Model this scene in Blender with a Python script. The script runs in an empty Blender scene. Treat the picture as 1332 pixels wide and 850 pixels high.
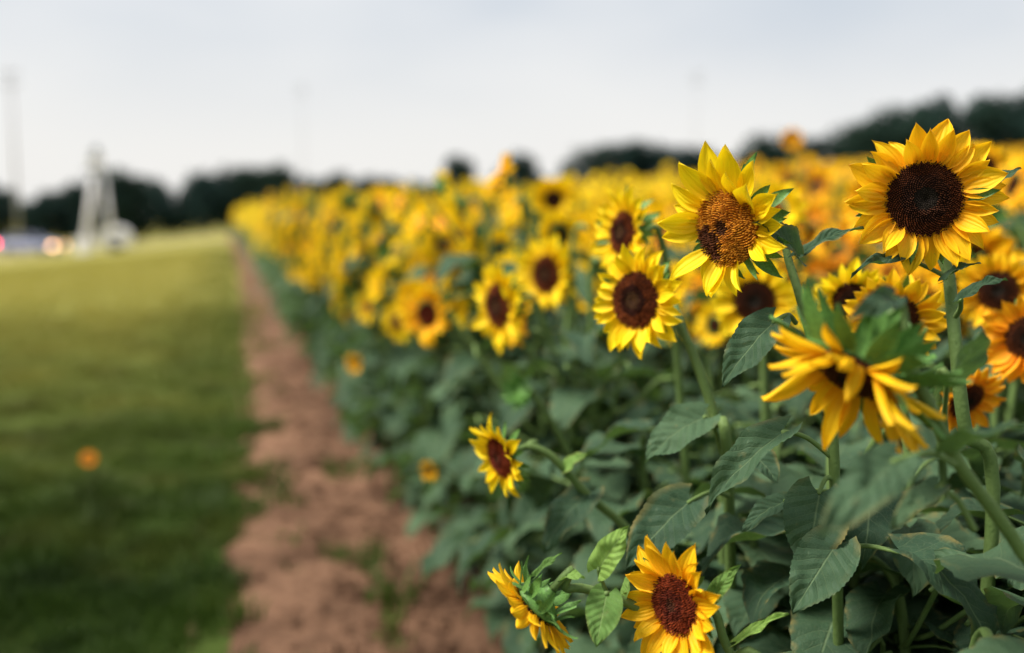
import bpy, math, random
import numpy as np
from mathutils import Vector, Matrix, noise

random.seed(7)
RNG = np.random.default_rng(7)
scene = bpy.context.scene
COL = scene.collection
R_ = math.radians

# ------------------------------------------------------------------ camera
CAM_H, FPX, CX, CY = 1.5, 1295.0, 666.0, 425.0        # photo pixels are 1332 x 850
YAW, PITCH = R_(16.1), R_(6.08)
s_, c_ = math.sin(YAW), math.cos(YAW)
sp_, cp_ = math.sin(PITCH), math.cos(PITCH)
CF = Vector((s_ * cp_, c_ * cp_, -sp_))
CR = Vector((c_, -s_, 0.0))
CU = Vector((s_ * sp_, c_ * sp_, cp_))
CP = Vector((0, 0, CAM_H))
cam_d = bpy.data.cameras.new('camera')
cam = bpy.data.objects.new('camera', cam_d)
COL.objects.link(cam)
cam.matrix_world = Matrix(((CR.x, CU.x, -CF.x, CP.x), (CR.y, CU.y, -CF.y, CP.y),
                           (CR.z, CU.z, -CF.z, CP.z), (0, 0, 0, 1)))
cam_d.lens, cam_d.sensor_width = 35.0, 36.0
cam_d.clip_start, cam_d.clip_end = 0.05, 2000
cam_d.dof.use_dof = True
cam_d.dof.focus_distance = 1.40
cam_d.dof.aperture_fstop = 1.2
scene.camera = cam


def P(px, py, d):
    """point seen at a photo pixel, d metres along the view axis"""
    return CP + d * (CF + (px - CX) / FPX * CR - (py - CY) / FPX * CU)


def CV(rx, uy, tw):
    """direction given as right / up / towards the viewer"""
    return (rx * CR + uy * CU - tw * CF).normalized()


def proj(p):
    q = Vector(p) - CP
    d = q.dot(CF)
    if d <= 0.05:
        return (-9999, -9999, d)
    return (CX + FPX * q.dot(CR) / d, CY - FPX * q.dot(CU) / d, d)


# ------------------------------------------------------------------ sky and sun
SUN_EL, SUN_DIR = R_(54), Vector((-0.85, 0.06, 0.0))      # hazy sun: soft light from the left
w = bpy.data.worlds.new('World')
scene.world = w
w.use_nodes = True
nt = w.node_tree
nt.nodes.clear()
out = nt.nodes.new('ShaderNodeOutputWorld')
bg = nt.nodes.new('ShaderNodeBackground')
bg.inputs['Strength'].default_value = 0.0372
sky = nt.nodes.new('ShaderNodeTexSky')
sky.sky_type = 'NISHITA'
sky.sun_disc = False
sky.sun_elevation = SUN_EL
sky.sun_rotation = math.atan2(SUN_DIR.x, SUN_DIR.y)
sky.dust_density = 4.0
tc = nt.nodes.new('ShaderNodeTexCoord')
mp = nt.nodes.new('ShaderNodeMapping')
mp.inputs['Scale'].default_value = (1.0, 1.0, 2.6)
nz = nt.nodes.new('ShaderNodeTexNoise')
nz.inputs['Scale'].default_value = 2.6
nz.inputs['Detail'].default_value = 3.0
nz.inputs['Roughness'].default_value = 0.45
cr = nt.nodes.new('ShaderNodeValToRGB')
cr.color_ramp.elements[0].position = 0.30
cr.color_ramp.elements[0].color = (0.60, 0.68, 0.78, 1)
cr.color_ramp.elements[1].position = 0.62
cr.color_ramp.elements[1].color = (0.90, 0.92, 0.945, 1)
sc_ = nt.nodes.new('ShaderNodeVectorMath')
sc_.operation = 'SCALE'
sc_.inputs['Scale'].default_value = 8.3
mx = nt.nodes.new('ShaderNodeMix')
mx.data_type = 'RGBA'
mx.inputs['Factor'].default_value = 0.9
nt.links.new(tc.outputs['Generated'], mp.inputs['Vector'])
nt.links.new(mp.outputs['Vector'], nz.inputs['Vector'])
nt.links.new(nz.outputs['Fac'], cr.inputs['Fac'])
sep = nt.nodes.new('ShaderNodeSeparateXYZ')
nt.links.new(tc.outputs['Generated'], sep.inputs[0])
mr = nt.nodes.new('ShaderNodeMapRange')
mr.interpolation_type = 'SMOOTHSTEP'
mr.inputs['From Min'].default_value = 0.03
mr.inputs['From Max'].default_value = 0.27
nt.links.new(sep.outputs[2], mr.inputs['Value'])
hz = nt.nodes.new('ShaderNodeMix')
hz.data_type = 'RGBA'
hz.inputs[6].default_value = (1.0, 0.985, 0.955, 1)        # hazy white towards the horizon
nt.links.new(mr.outputs[0], hz.inputs['Factor'])
nt.links.new(cr.outputs['Color'], hz.inputs[7])
nt.links.new(hz.outputs[2], sc_.inputs[0])
nt.links.new(sky.outputs['Color'], mx.inputs[6])
nt.links.new(sc_.outputs['Vector'], mx.inputs[7])
nt.links.new(mx.outputs[2], bg.inputs['Color'])
nt.links.new(bg.outputs['Background'], out.inputs['Surface'])

sun_d = bpy.data.lights.new('sun', 'SUN')
sun_d.energy = 2.5
sun_d.angle = R_(22)
sun_d.color = (1.0, 0.95, 0.86)
sun = bpy.data.objects.new('sun', sun_d)
COL.objects.link(sun)
sd = SUN_DIR.normalized() * math.cos(SUN_EL) + Vector((0, 0, math.sin(SUN_EL)))
sun.rotation_euler = sd.to_track_quat('Z', 'Y').to_euler()

vs = scene.view_settings
vs.view_transform = 'Standard'
vs.look = 'None'
vs.exposure = 1.66
vs.gamma = 1.0
vs.use_curve_mapping = False
scene.render.engine = 'CYCLES'
scene.cycles.use_denoising = True
scene.cycles.max_bounces = 6
scene.cycles.diffuse_bounces = 3
scene.cycles.transmission_bounces = 4
scene.cycles.caustics_reflective = False
scene.cycles.caustics_refractive = False
scene.cycles.sample_clamp_indirect = 6.0


# ------------------------------------------------------------------ materials
class NT:
    def __init__(self, name):
        self.m = bpy.data.materials.new(name)
        self.m.use_nodes = True
        self.t = self.m.node_tree
        self.t.nodes.clear()
        self.out = self.t.nodes.new('ShaderNodeOutputMaterial')

    def n(self, kind, **kw):
        nd = self.t.nodes.new('ShaderNode' + kind)
        for k, v in kw.items():
            setattr(nd, k, v)
        return nd

    def l(self, a, b):
        self.t.links.new(a, b)

    def val(self, sock, v):
        if isinstance(v, (int, float, tuple, list)):
            sock.default_value = v
        else:
            self.l(v, sock)

    def math(self, op, a, b=0.0, c=None, clamp=False):
        nd = self.n('Math', operation=op, use_clamp=clamp)
        self.val(nd.inputs[0], a)
        self.val(nd.inputs[1], b)
        if c is not None:
            self.val(nd.inputs[2], c)
        return nd.outputs[0]

    def remap(self, v, a, b, c=0.0, d=1.0):
        nd = self.n('MapRange')
        self.val(nd.inputs['Value'], v)
        for k, x in zip(('From Min', 'From Max', 'To Min', 'To Max'), (a, b, c, d)):
            nd.inputs[k].default_value = x
        return nd.outputs[0]

    def mix(self, f, a, b, mode='MIX'):
        nd = self.n('Mix', data_type='RGBA', blend_type=mode)
        self.val(nd.inputs['Factor'], f)
        self.val(nd.inputs[6], a if not isinstance(a, tuple) else (*a[:3], 1))
        self.val(nd.inputs[7], b if not isinstance(b, tuple) else (*b[:3], 1))
        return nd.outputs[2]

    def noise(self, scale, detail=3.0, coord='Object', rough=0.55, vec=None):
        nd = self.n('TexNoise')
        nd.inputs['Scale'].default_value = scale
        nd.inputs['Detail'].default_value = detail
        nd.inputs['Roughness'].default_value = rough
        if vec is None:
            t = self.n('TexCoord')
            vec = t.outputs[coord]
        self.l(vec, nd.inputs['Vector'])
        return nd.outputs['Fac']

    def wpos(self):
        return self.n('NewGeometry').outputs['Position']

    def finish(self, color, rough=0.6, spec=0.3, transl=0.0, tcol=None, bump=None, bstr=0.3, bdist=0.01, metal=0.0, emis=None, estr=0.0, coat=0.0):
        b = self.n('BsdfPrincipled')
        self.val(b.inputs['Base Color'], color if not isinstance(color, tuple) else (*color[:3], 1))
        self.val(b.inputs['Roughness'], rough)
        b.inputs['Specular IOR Level'].default_value = spec
        b.inputs['Metallic'].default_value = metal
        b.inputs['Coat Weight'].default_value = coat
        if emis is not None:
            b.inputs['Emission Color'].default_value = (*emis, 1)
            b.inputs['Emission Strength'].default_value = estr
        if bump is not None:
            bn = self.n('Bump')
            bn.inputs['Strength'].default_value = bstr
            bn.inputs['Distance'].default_value = bdist
            self.l(bump, bn.inputs['Height'])
            self.l(bn.outputs[0], b.inputs['Normal'])
        sh = b.outputs[0]
        if transl > 0:
            tr = self.n('BsdfTranslucent')
            tv = tcol if tcol is not None else color
            self.val(tr.inputs['Color'], tv if not isinstance(tv, tuple) else (*tv[:3], 1))
            ms = self.n('MixShader')
            ms.inputs[0].default_value = transl
            self.l(sh, ms.inputs[1])
            self.l(tr.outputs[0], ms.inputs[2])
            sh = ms.outputs[0]
        self.l(sh, self.out.inputs['Surface'])
        return self.m


def leaf_material(name, base, vein, transl=0.22, light=1.0):
    g = NT(name)
    uv = g.n('UVMap')
    sx = g.n('SeparateXYZ')
    g.l(uv.outputs[0], sx.inputs[0])
    u = sx.outputs[0]
    av = g.math('ABSOLUTE', g.math('MULTIPLY_ADD', sx.outputs[1], 2.0, -1.0))
    mid = g.remap(av, 0.05, 0.015)
    t = g.math('SUBTRACT', g.math('MULTIPLY', u, 7.5), g.math('MULTIPLY', av, 1.9))
    fr = g.math('ABSOLUTE', g.math('SUBTRACT', g.math('FRACT', t), 0.5))
    side = g.math('MULTIPLY', g.remap(fr, 0.455, 0.49), g.remap(av, 1.0, 0.1, 0.25, 0.8))
    veinm = g.math('MAXIMUM', mid, side)
    tert = g.n('TexVoronoi', feature='DISTANCE_TO_EDGE')
    tert.inputs['Scale'].default_value = 22
    g.l(uv.outputs[0], tert.inputs['Vector'])
    net = g.remap(tert.outputs['Distance'], 0.07, 0.0, 0.0, 0.35)
    veinm2 = g.math('MAXIMUM', veinm, net)
    info = g.n('ObjectInfo')
    n1 = g.noise(9.0, 4, 'Object')
    n2 = g.noise(55.0, 2, 'Object')
    c = g.mix(n1, tuple(x * 0.72 for x in base), tuple(x * 1.3 for x in base))
    c = g.mix(g.remap(info.outputs['Random'], 0.3, 1, 0, 0.8), c, (base[0] * 2.8, base[1] * 2.25, base[2] * 2.1))
    spots = g.remap(n2, 0.66, 0.74, 0, 0.35)
    c = g.mix(spots, c, (0.16, 0.15, 0.06))
    edge = g.math('MULTIPLY', g.remap(av, 0.78, 1.0), g.remap(n1, 0.48, 0.66))
    c = g.mix(g.math('MULTIPLY', edge, 0.8), c, (0.22, 0.17, 0.05))
    c = g.mix(g.math('MULTIPLY', veinm2, 0.6), c, vein)
    puff = g.math('SUBTRACT', g.math('MULTIPLY', fr, -1.0), g.math('MULTIPLY', veinm, 0.5))
    h = g.math('ADD', puff, g.math('MULTIPLY', n2, 0.25))
    h = g.math('SUBTRACT', h, g.math('MULTIPLY', net, 0.5))
    return g.finish(c, rough=0.62, spec=0.2, transl=transl, tcol=g.mix(0.5, c, (0.16, 0.30, 0.03)), bump=h, bstr=0.55, bdist=0.006)


def petal_material(name, tip, base):
    g = NT(name)
    uv = g.n('UVMap')
    sx = g.n('SeparateXYZ')
    g.l(uv.outputs[0], sx.inputs[0])
    u, v = sx.outputs[0], sx.outputs[1]
    info = g.n('ObjectInfo')
    f = g.remap(u, 0.0, 0.55)
    c = g.mix(f, base, tip)
    cm = g.n('CombineXYZ')
    g.l(g.math('MULTIPLY', u, 1.5), cm.inputs[0])
    g.l(g.math('MULTIPLY', v, 11.0), cm.inputs[1])
    g.l(g.math('MULTIPLY', info.outputs['Random'], 37.0), cm.inputs[2])
    st = g.noise(1.6, 3, vec=cm.outputs[0])
    c = g.mix(g.remap(st, 0.45, 0.75, 0.0, 0.45), c, (base[0] * 0.95, base[1] * 0.9, base[2]))
    c = g.mix(g.remap(info.outputs['Random'], 0, 1, 0.0, 0.30), c, (base[0], base[1] * 1.05, base[2]))
    ridg = g.math('SINE', g.math('MULTIPLY', v, 34.0))
    h = g.math('ADD', g.math('MULTIPLY', ridg, 0.5), st)
    return g.finish(c, rough=0.55, spec=0.2, transl=0.32, tcol=c, bump=h, bstr=0.35, bdist=0.0025)


def attr_material(name, rough=0.75, spec=0.2):
    g = NT(name)
    a = g.n('Attribute', attribute_name='Col')
    n1 = g.noise(300.0, 2)
    c = g.mix(g.remap(n1, 0.3, 0.7, 0.0, 0.4), a.outputs['Color'], (0.01, 0.004, 0.002))
    return g.finish(c, rough=rough, spec=spec)


def plain(name, col, rough=0.6, spec=0.3, var=0.25, nscale=6.0, **kw):
    g = NT(name)
    n1 = g.noise(nscale, 4)
    c = g.mix(g.remap(n1, 0.3, 0.7), tuple(x * (1 - var) for x in col), tuple(min(1, x * (1 + var)) for x in col))
    return g.finish(c, rough=rough, spec=spec, **kw)


M = {}
M['leaf'] = leaf_material('sunflower_leaf', (0.028, 0.064, 0.034), (0.16, 0.23, 0.115))
M['leaf_young'] = leaf_material('young_leaf', (0.12, 0.24, 0.055), (0.30, 0.42, 0.16), 0.3)
M['yellow'] = petal_material('petal_yellow', (0.95, 0.72, 0.008), (0.94, 0.58, 0.006))
M['golden'] = petal_material('petal_golden', (0.95, 0.60, 0.010), (0.92, 0.42, 0.006))
M['orange'] = petal_material('petal_orange', (0.90, 0.44, 0.010), (0.84, 0.27, 0.006))
M['disc'] = attr_material('flower_disc')


def stem_mat():
    g = NT('green_stem')
    n1 = g.noise(14.0, 3)
    c = g.mix(n1, (0.075, 0.135, 0.032), (0.15, 0.22, 0.07))
    n2 = g.noise(160.0, 2)
    return g.finish(c, rough=0.65, spec=0.25, bump=n2, bstr=0.4, bdist=0.003)


M['stem'] = stem_mat()
M['bract'] = plain('green_bract', (0.105, 0.23, 0.05), 0.55, 0.3, 0.35, 20.0, transl=0.15)


# ------------------------------------------------------------------ mesh helpers
class MB:
    """collects vertices / faces / uvs / colours"""
    def __init__(self):
        self.v, self.f, self.uv, self.col, self.mi = [], [], [], [], []

    def add(self, verts, faces, uvs=None, col=None, mi=0, mat=None):
        o = len(self.v)
        for i, p in enumerate(verts):
            p = Vector(p)
            self.v.append(tuple(mat @ p) if mat is not None else tuple(p))
            self.uv.append(uvs[i] if uvs else (0.5, 0.5))
            self.col.append(col[i] if isinstance(col, list) else (col or (1, 1, 1)))
        for fc in faces:
            self.f.append(tuple(o + k for k in fc))
            self.mi.append(mi)

    def mesh(self, name, mats, smooth=True):
        me = bpy.data.meshes.new(name)
        me.from_pydata(self.v, [], self.f)
        for m in mats:
            me.materials.append(m)
        me.polygons.foreach_set('material_index', self.mi)
        me.polygons.foreach_set('use_smooth', [smooth] * len(self.f))
        ul = me.uv_layers.new(name='UVMap')
        li = np.empty(len(me.loops), np.int32)
        me.loops.foreach_get('vertex_index', li)
        ul.data.foreach_set('uv', np.asarray(self.uv, np.float32)[li].ravel())
        ca = me.color_attributes.new('Col', 'FLOAT_COLOR', 'POINT')
        cc = np.ones((len(self.v), 4), np.float32)
        cc[:, :3] = np.asarray(self.col, np.float32)
        ca.data.foreach_set('color', cc.ravel())
        me.update()
        return me


def obj(name, me, parent=None, mat=None):
    o = bpy.data.objects.new(name, me)
    COL.objects.link(o)
    if parent is not None:
        o.parent = parent
    if mat is not None:
        o.matrix_basis = mat
    return o


def tag(o, label=None, cat=None, group=None, kind=None):
    if label: o['label'] = label
    if cat: o['category'] = cat
    if group: o['group'] = group
    if kind: o['kind'] = kind
    return o


def np_mesh(name, verts, faces, mats, mi=None, smooth=False, uv=None, col=None):
    """verts (n,3), faces (m,3) numpy -> mesh"""
    me = bpy.data.meshes.new(name)
    nv, nf = len(verts), len(faces)
    me.vertices.add(nv)
    me.vertices.foreach_set('co', np.asarray(verts, np.float32).ravel())
    me.loops.add(nf * 3)
    me.loops.foreach_set('vertex_index', np.asarray(faces, np.int32).ravel())
    me.polygons.add(nf)
    me.polygons.foreach_set('loop_start', np.arange(0, nf * 3, 3, dtype=np.int32))
    me.polygons.foreach_set('loop_total', np.full(nf, 3, np.int32))
    for m in mats:
        me.materials.append(m)
    if mi is not None:
        me.polygons.foreach_set('material_index', np.asarray(mi, np.int32))
    me.polygons.foreach_set('use_smooth', np.full(nf, smooth))
    if uv is not None:
        ul = me.uv_layers.new(name='UVMap')
        ul.data.foreach_set('uv', np.asarray(uv, np.float32)[np.asarray(faces).ravel()].ravel())
    if col is not None:
        ca = me.color_attributes.new('Col', 'FLOAT_COLOR', 'POINT')
        cc = np.ones((nv, 4), np.float32)
        cc[:, :3] = col
        ca.data.foreach_set('color', cc.ravel())
    me.update()
    me.validate()
    return me


def frame(z, up=Vector((0, 0, 1))):
    """rotation whose local z is z and whose local y leans to up"""
    z = z.normalized()
    x = up.cross(z)
    if x.length < 1e-4:
        x = Vector((1, 0, 0))
    x.normalize()
    y = z.cross(x)
    return Matrix(((x.x, y.x, z.x, 0), (x.y, y.y, z.y, 0), (x.z, y.z, z.z, 0), (0, 0, 0, 1)))


def frame_xz(x, zhint):
    x = x.normalized()
    y = zhint.cross(x)
    if y.length < 1e-4:
        y = Vector((0, 1, 0))
    y.normalize()
    z = x.cross(y)
    return Matrix(((x.x, y.x, z.x, 0), (x.y, y.y, z.y, 0), (x.z, y.z, z.z, 0), (0, 0, 0, 1)))


def smooth_path(pts, per=6):
    """Catmull-Rom through the points"""
    pts = [Vector(p) for p in pts]
    q = [pts[0] * 2 - pts[1]] + pts + [pts[-1] * 2 - pts[-2]]
    res = []
    for i in range(1, len(q) - 2):
        for k in range(per):
            t = k / per
            a, b, c, d = q[i - 1], q[i], q[i + 1], q[i + 2]
            res.append(0.5 * ((2 * b) + (c - a) * t + (2 * a - 5 * b + 4 * c - d) * t * t + (3 * b - a - 3 * c + d) * t ** 3))
    res.append(pts[-1])
    return res


def tube(mb, pts, radii, sides=7, mi=0, cap=True, uv=(0.5, 0.5)):
    n = len(pts)
    verts, faces = [], []
    ref = Vector((0.3, 0.9, 0.1)).normalized()
    for i, p in enumerate(pts):
        t = (pts[min(i + 1, n - 1)] - pts[max(i - 1, 0)]).normalized()
        a = ref - t * ref.dot(t)
        if a.length < 1e-3:
            a = Vector((1, 0, 0)) - t * t.x
        a.normalize()
        b = t.cross(a)
        ref = a
        r = radii[i] if isinstance(radii, (list, tuple)) else radii
        for k in range(sides):
            an = 2 * math.pi * k / sides
            verts.append(p + (a * math.cos(an) + b * math.sin(an)) * r)
    for i in range(n - 1):
        for k in range(sides):
            k2 = (k + 1) % sides
            faces.append((i * sides + k, i * sides + k2, (i + 1) * sides + k2, (i + 1) * sides + k))
    if cap:
        faces.append(tuple(range(sides - 1, -1, -1)))
        faces.append(tuple((n - 1) * sides + k for k in range(sides)))
    mb.add(verts, faces, [uv] * len(verts), mi=mi)


# ------------------------------------------------------------------ ground height
def sstep(a, b, x):
    t = min(1.0, max(0.0, (x - a) / (b - a)))
    return t * t * (3 - 2 * t)


def gz(x, y):
    z = -1.0 * sstep(-1.0, -16.0, x) if x < -1 else 0.0
    if x > 1.8:
        z += 2.3 * sstep(1.8, 34.0, x) * 1.0
    z += 0.35 * sstep(14.0, 60.0, y) * sstep(-6.0, 2.0, x)
    return z


# ------------------------------------------------------------------ leaf, petal, head meshes
def leaf_geo(rng, L=1.0, W=0.72, n=22, m=4, droop=0.9, fold=0.18, wave=0.05, serr=0.035, bow=None, twist=0.0, cord=0.16):
    """blade along +x from the origin, upper side +z"""
    verts, uvs, faces = [], [], []
    cols = list(range(-m, m + 1))
    x = z = 0.0
    px_, pz_ = [0.0], [0.0]
    N = n - 1
    for i in range(N):
        u = (i + 0.5) / N
        if bow is None:
            th = 0.25 - droop * (u ** 1.1) * 1.25
        else:
            th = math.atan(bow * (1 - 2 * u) * 4)
        x += math.cos(th) * L / N
        z += math.sin(th) * L / N
        px_.append(x)
        pz_.append(z)
    ph = rng.random() * 6.28
    ph2 = rng.random() * 6.28
    for i in range(n):
        u = i / N
        wd = 0.5 * W * L * (1.9 * (u + 0.035) ** 0.52 * max(0.0, 1 - u) ** 0.95)
        if i == N:
            wd = 0.002 * L
        tooth = serr * L * (1 if i % 2 else -0.6) * (1 - u * 0.7) if 1 < i < N - 1 else 0
        for k in cols:
            v = k / m
            av = abs(v)
            y = v * wd
            if av == 1:
                y += math.copysign(tooth, v)
            xx = px_[i] - cord * L * av ** 2 * (1 - u) ** 3.5 + (tooth * 0.6 if av == 1 else 0)
            zz = pz_[i] + fold * av * wd * 1.6
            zz += wave * L * av * math.sin(u * 13 + ph + (1.6 if v < 0 else 0)) * (0.3 + u)
            zz += wave * 0.35 * L * math.sin(u * 7 + v * 4 + ph2) * av
            zz += 0.045 * L * noise.noise(Vector((u * 6, v * 2.4, ph))) * min(1, 3 * u)
            tw = twist * u
            y, zz = y * math.cos(tw) - (zz - pz_[i]) * math.sin(tw), pz_[i] + y * math.sin(tw) + (zz - pz_[i]) * math.cos(tw)
            verts.append((xx, y, zz))
            uvs.append((u, 0.5 + 0.5 * v))
    c = len(cols)
    for i in range(N):
        for k in range(c - 1):
            a = i * c + k
            faces.append((a, a + c, a + c + 1, a + 1))
    return verts, faces, uvs


def petal_geo(rng, W=0.36, curl=0.25, tipc=0.2, side=0.0, n=7, m=2, notch=0.0):
    verts, uvs, faces = [], [], []
    x = z = 0.0
    cols = list(range(-m, m + 1))
    th0 = 0.0
    N = n - 1
    ctr = []
    for i in range(n):
        ctr.append((x, z))
        u = (i + 0.5) / N
        th = th0 + curl * math.sin(u * 2.6) - tipc * u * u * 1.4
        x += math.cos(th) / N
        z += math.sin(th) / N
    for i in range(n):
        u = i / N
        wd = 0.5 * W * (math.sin(math.pi * min(1, (u * 0.93 + 0.09)) ** 0.9) ** 0.75 if u < 1 else 0.03)
        if i == 0:
            wd = 0.5 * W * 0.45
        for k in cols:
            v = k / m
            zz = ctr[i][1] + 0.10 * W * (abs(v) ** 1.5) * 1.8 + 0.05 * W * math.cos(v * math.pi * 2) * math.sin(u * 3)
            verts.append((ctr[i][0] - 0.04 * abs(v) * u, v * wd + side * u * u, zz))
            uvs.append((u, 0.5 + 0.5 * v))
    c = len(cols)
    for i in range(N):
        for k in range(c - 1):
            a = i * c + k
            faces.append((a, a + c, a + c + 1, a + 1))
    return verts, faces, uvs


rp = random.Random(3)
PETAL_GEOS = []
for i in range(8):
    PETAL_GEOS.append(petal_geo(rp, W=rp.uniform(0.42, 0.56), curl=rp.uniform(-0.1, 0.45), tipc=rp.uniform(-0.3, 0.65), side=rp.uniform(-0.1, 0.1)))
PETAL_ME = {}
for key in ('yellow', 'golden', 'orange'):
    lst = []
    for g_ in PETAL_GEOS:
        mb = MB()
        mb.add(*g_)
        lst.append(mb.mesh('petal', [M[key]]))
    PETAL_ME[key] = lst

BRACT_GEOS = [petal_geo(rp, W=rp.uniform(0.26, 0.38), curl=rp.uniform(-0.3, 0.3), tipc=rp.uniform(-0.9, 0.9), side=rp.uniform(-0.12, 0.12), n=6, m=1) for _ in range(5)]
BRACT_ME = []
for g_ in BRACT_GEOS:
    mb = MB()
    mb.add(*g_)
    BRACT_ME.append(mb.mesh('bract', [M['bract']]))

# leaves with petiole, origin at the stem
LEAF_GEOS = []
rl = random.Random(11)
for i in range(9):
    LEAF_GEOS.append(leaf_geo(rl, W=rl.uniform(0.62, 0.86), n=17, m=3, droop=rl.uniform(0.75, 1.5), fold=rl.uniform(0.05, 0.3), wave=rl.uniform(0.04, 0.10), serr=0.042, twist=rl.uniform(-0.5, 0.5)))


def leaf_with_petiole(mb, g_, pet=0.42, elev=0.7, mat=None):
    """petiole rises outwards from the origin, blade hangs from its end; unit blade length"""
    pts = [Vector((0, 0, 0)), Vector((pet * 0.45, 0, pet * 0.45 * math.tan(elev) * 0.9)), Vector((pet, 0, pet * math.tan(elev) * 0.62))]
    path = smooth_path(pts, 3)
    if mat is not None:
        path = [mat @ p for p in path]
        sc = mat.to_scale().x
    else:
        sc = 1.0
    tube(mb, path, [0.022 * sc - 0.008 * sc * i / len(path) for i in range(len(path))], 5, mi=1, cap=False)
    T = Matrix.Translation(pts[-1])
    mb.add(*g_, mi=0, mat=(mat @ T) if mat is not None else T)


LEAF_ME = []
for g_ in LEAF_GEOS:
    mb = MB()
    leaf_with_petiole(mb, g_)
    LEAF_ME.append(mb.mesh('leaf', [M['leaf'], M['stem']]))

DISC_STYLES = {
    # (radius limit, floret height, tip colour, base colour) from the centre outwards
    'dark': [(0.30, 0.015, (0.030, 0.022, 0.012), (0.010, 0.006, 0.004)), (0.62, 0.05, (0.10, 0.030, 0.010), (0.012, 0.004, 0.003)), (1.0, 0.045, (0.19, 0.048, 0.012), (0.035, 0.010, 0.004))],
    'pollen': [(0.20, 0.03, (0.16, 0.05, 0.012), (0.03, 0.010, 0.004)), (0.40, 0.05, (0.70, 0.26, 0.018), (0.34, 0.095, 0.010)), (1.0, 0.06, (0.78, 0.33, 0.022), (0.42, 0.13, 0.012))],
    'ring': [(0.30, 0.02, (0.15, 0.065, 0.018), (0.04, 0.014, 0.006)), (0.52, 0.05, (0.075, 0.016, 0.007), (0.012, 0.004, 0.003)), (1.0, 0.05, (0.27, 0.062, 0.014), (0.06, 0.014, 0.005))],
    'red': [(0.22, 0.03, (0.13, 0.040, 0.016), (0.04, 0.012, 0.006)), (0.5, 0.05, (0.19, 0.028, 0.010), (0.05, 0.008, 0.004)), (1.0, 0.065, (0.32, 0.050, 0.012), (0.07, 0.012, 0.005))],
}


def disc_mesh(style, N=620, rd=0.5, seed=1, low=False, patch=None):
    rg = random.Random(seed)
    mb = MB()
    dome = 0.12

    def zz(r):
        q = r / rd
        return dome * (1 - q * q) - 0.05 * max(0, 1 - q * 3.0) ** 2

    rings, sg = (7, 24) if not low else (4, 14)
    bcol = lambda q: next(s[3] for s in DISC_STYLES[style] if q <= s[0] + 1e-6)
    tcol = lambda q: next(s[2] for s in DISC_STYLES[style] if q <= s[0] + 1e-6)
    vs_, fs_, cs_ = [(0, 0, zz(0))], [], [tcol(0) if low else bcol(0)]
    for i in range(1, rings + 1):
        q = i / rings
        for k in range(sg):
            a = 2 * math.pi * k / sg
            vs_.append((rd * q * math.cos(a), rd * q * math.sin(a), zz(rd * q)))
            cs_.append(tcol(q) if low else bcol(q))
    for k in range(sg):
        fs_.append((0, 1 + k, 1 + (k + 1) % sg))
    for i in range(rings - 1):
        o = 1 + i * sg
        for k in range(sg):
            fs_.append((o + k, o + sg + k, o + sg + (k + 1) % sg, o + (k + 1) % sg))
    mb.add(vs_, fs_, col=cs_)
    if not low:
        sp = rd * math.sqrt(1.0 / N) * 1.75
        for i in range(N):
            q = math.sqrt((i + 0.5) / N)
            a = i * 2.399963
            r = rd * q * 0.985
            x, y = r * math.cos(a), r * math.sin(a)
            st = next(s for s in DISC_STYLES[style] if q <= s[0] + 1e-6)
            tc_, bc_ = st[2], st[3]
            if patch is not None:
                dd = math.hypot(x / rd - patch[0], y / rd - patch[1])
                if dd < patch[2] * rg.uniform(0.8, 1.1):
                    tc_, bc_ = (0.13, 0.036, 0.010), (0.02, 0.006, 0.003)
            k = rg.uniform(0.6, 1.35)
            h = st[1] * rg.uniform(0.6, 1.4)
            w_ = sp * 0.5
            z0 = zz(r)
            nx, ny = x / rd * 0.25, y / rd * 0.25
            an = a + rg.uniform(-.4, .4)
            vv = [(x + w_ * math.cos(an + j * math.pi / 2), y + w_ * math.sin(an + j * math.pi / 2), z0) for j in range(4)]
            tw = w_ * 0.42
            tx, ty = x + nx * h + rg.uniform(-.3, .3) * w_, y + ny * h + rg.uniform(-.3, .3) * w_
            vv += [(tx + tw * math.cos(an + j * 2.094), ty + tw * math.sin(an + j * 2.094), z0 + h) for j in range(3)]
            fc = [(4, 5, 6), (0, 1, 5, 4), (1, 2, 5), (2, 6, 5), (2, 3, 6), (3, 0, 4, 6)]
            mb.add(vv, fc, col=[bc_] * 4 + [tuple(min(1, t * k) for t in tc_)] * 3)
    return mb.mesh('disc', [M['disc']], smooth=low)


def receptacle_mesh():
    mb = MB()
    prof = [(0.02, 0.0), (0.47, -0.005), (0.50, -0.04), (0.47, -0.10), (0.34, -0.19), (0.20, -0.26), (0.13, -0.34), (0.11, -0.44)]
    sg = 14
    vs_, fs_ = [], []
    for r, z in prof:
        for k in range(sg):
            a = 2 * math.pi * k / sg
            vs_.append((r * math.cos(a), r * math.sin(a), z))
    for i in range(len(prof) - 1):
        for k in range(sg):
            fs_.append((i * sg + k, (i + 1) * sg + k, (i + 1) * sg + (k + 1) % sg, i * sg + (k + 1) % sg))
    fs_.append(tuple(range(sg)))
    mb.add(vs_, fs_)
    return mb.mesh('flower_head', [M['bract']])


RECEPT = receptacle_mesh()
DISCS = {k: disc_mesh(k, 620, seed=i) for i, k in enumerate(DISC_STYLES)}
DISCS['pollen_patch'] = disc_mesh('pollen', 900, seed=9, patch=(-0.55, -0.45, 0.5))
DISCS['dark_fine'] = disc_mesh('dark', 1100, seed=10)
DISCS_LOW = {k: disc_mesh(k, low=True) for k in DISC_STYLES}


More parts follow.
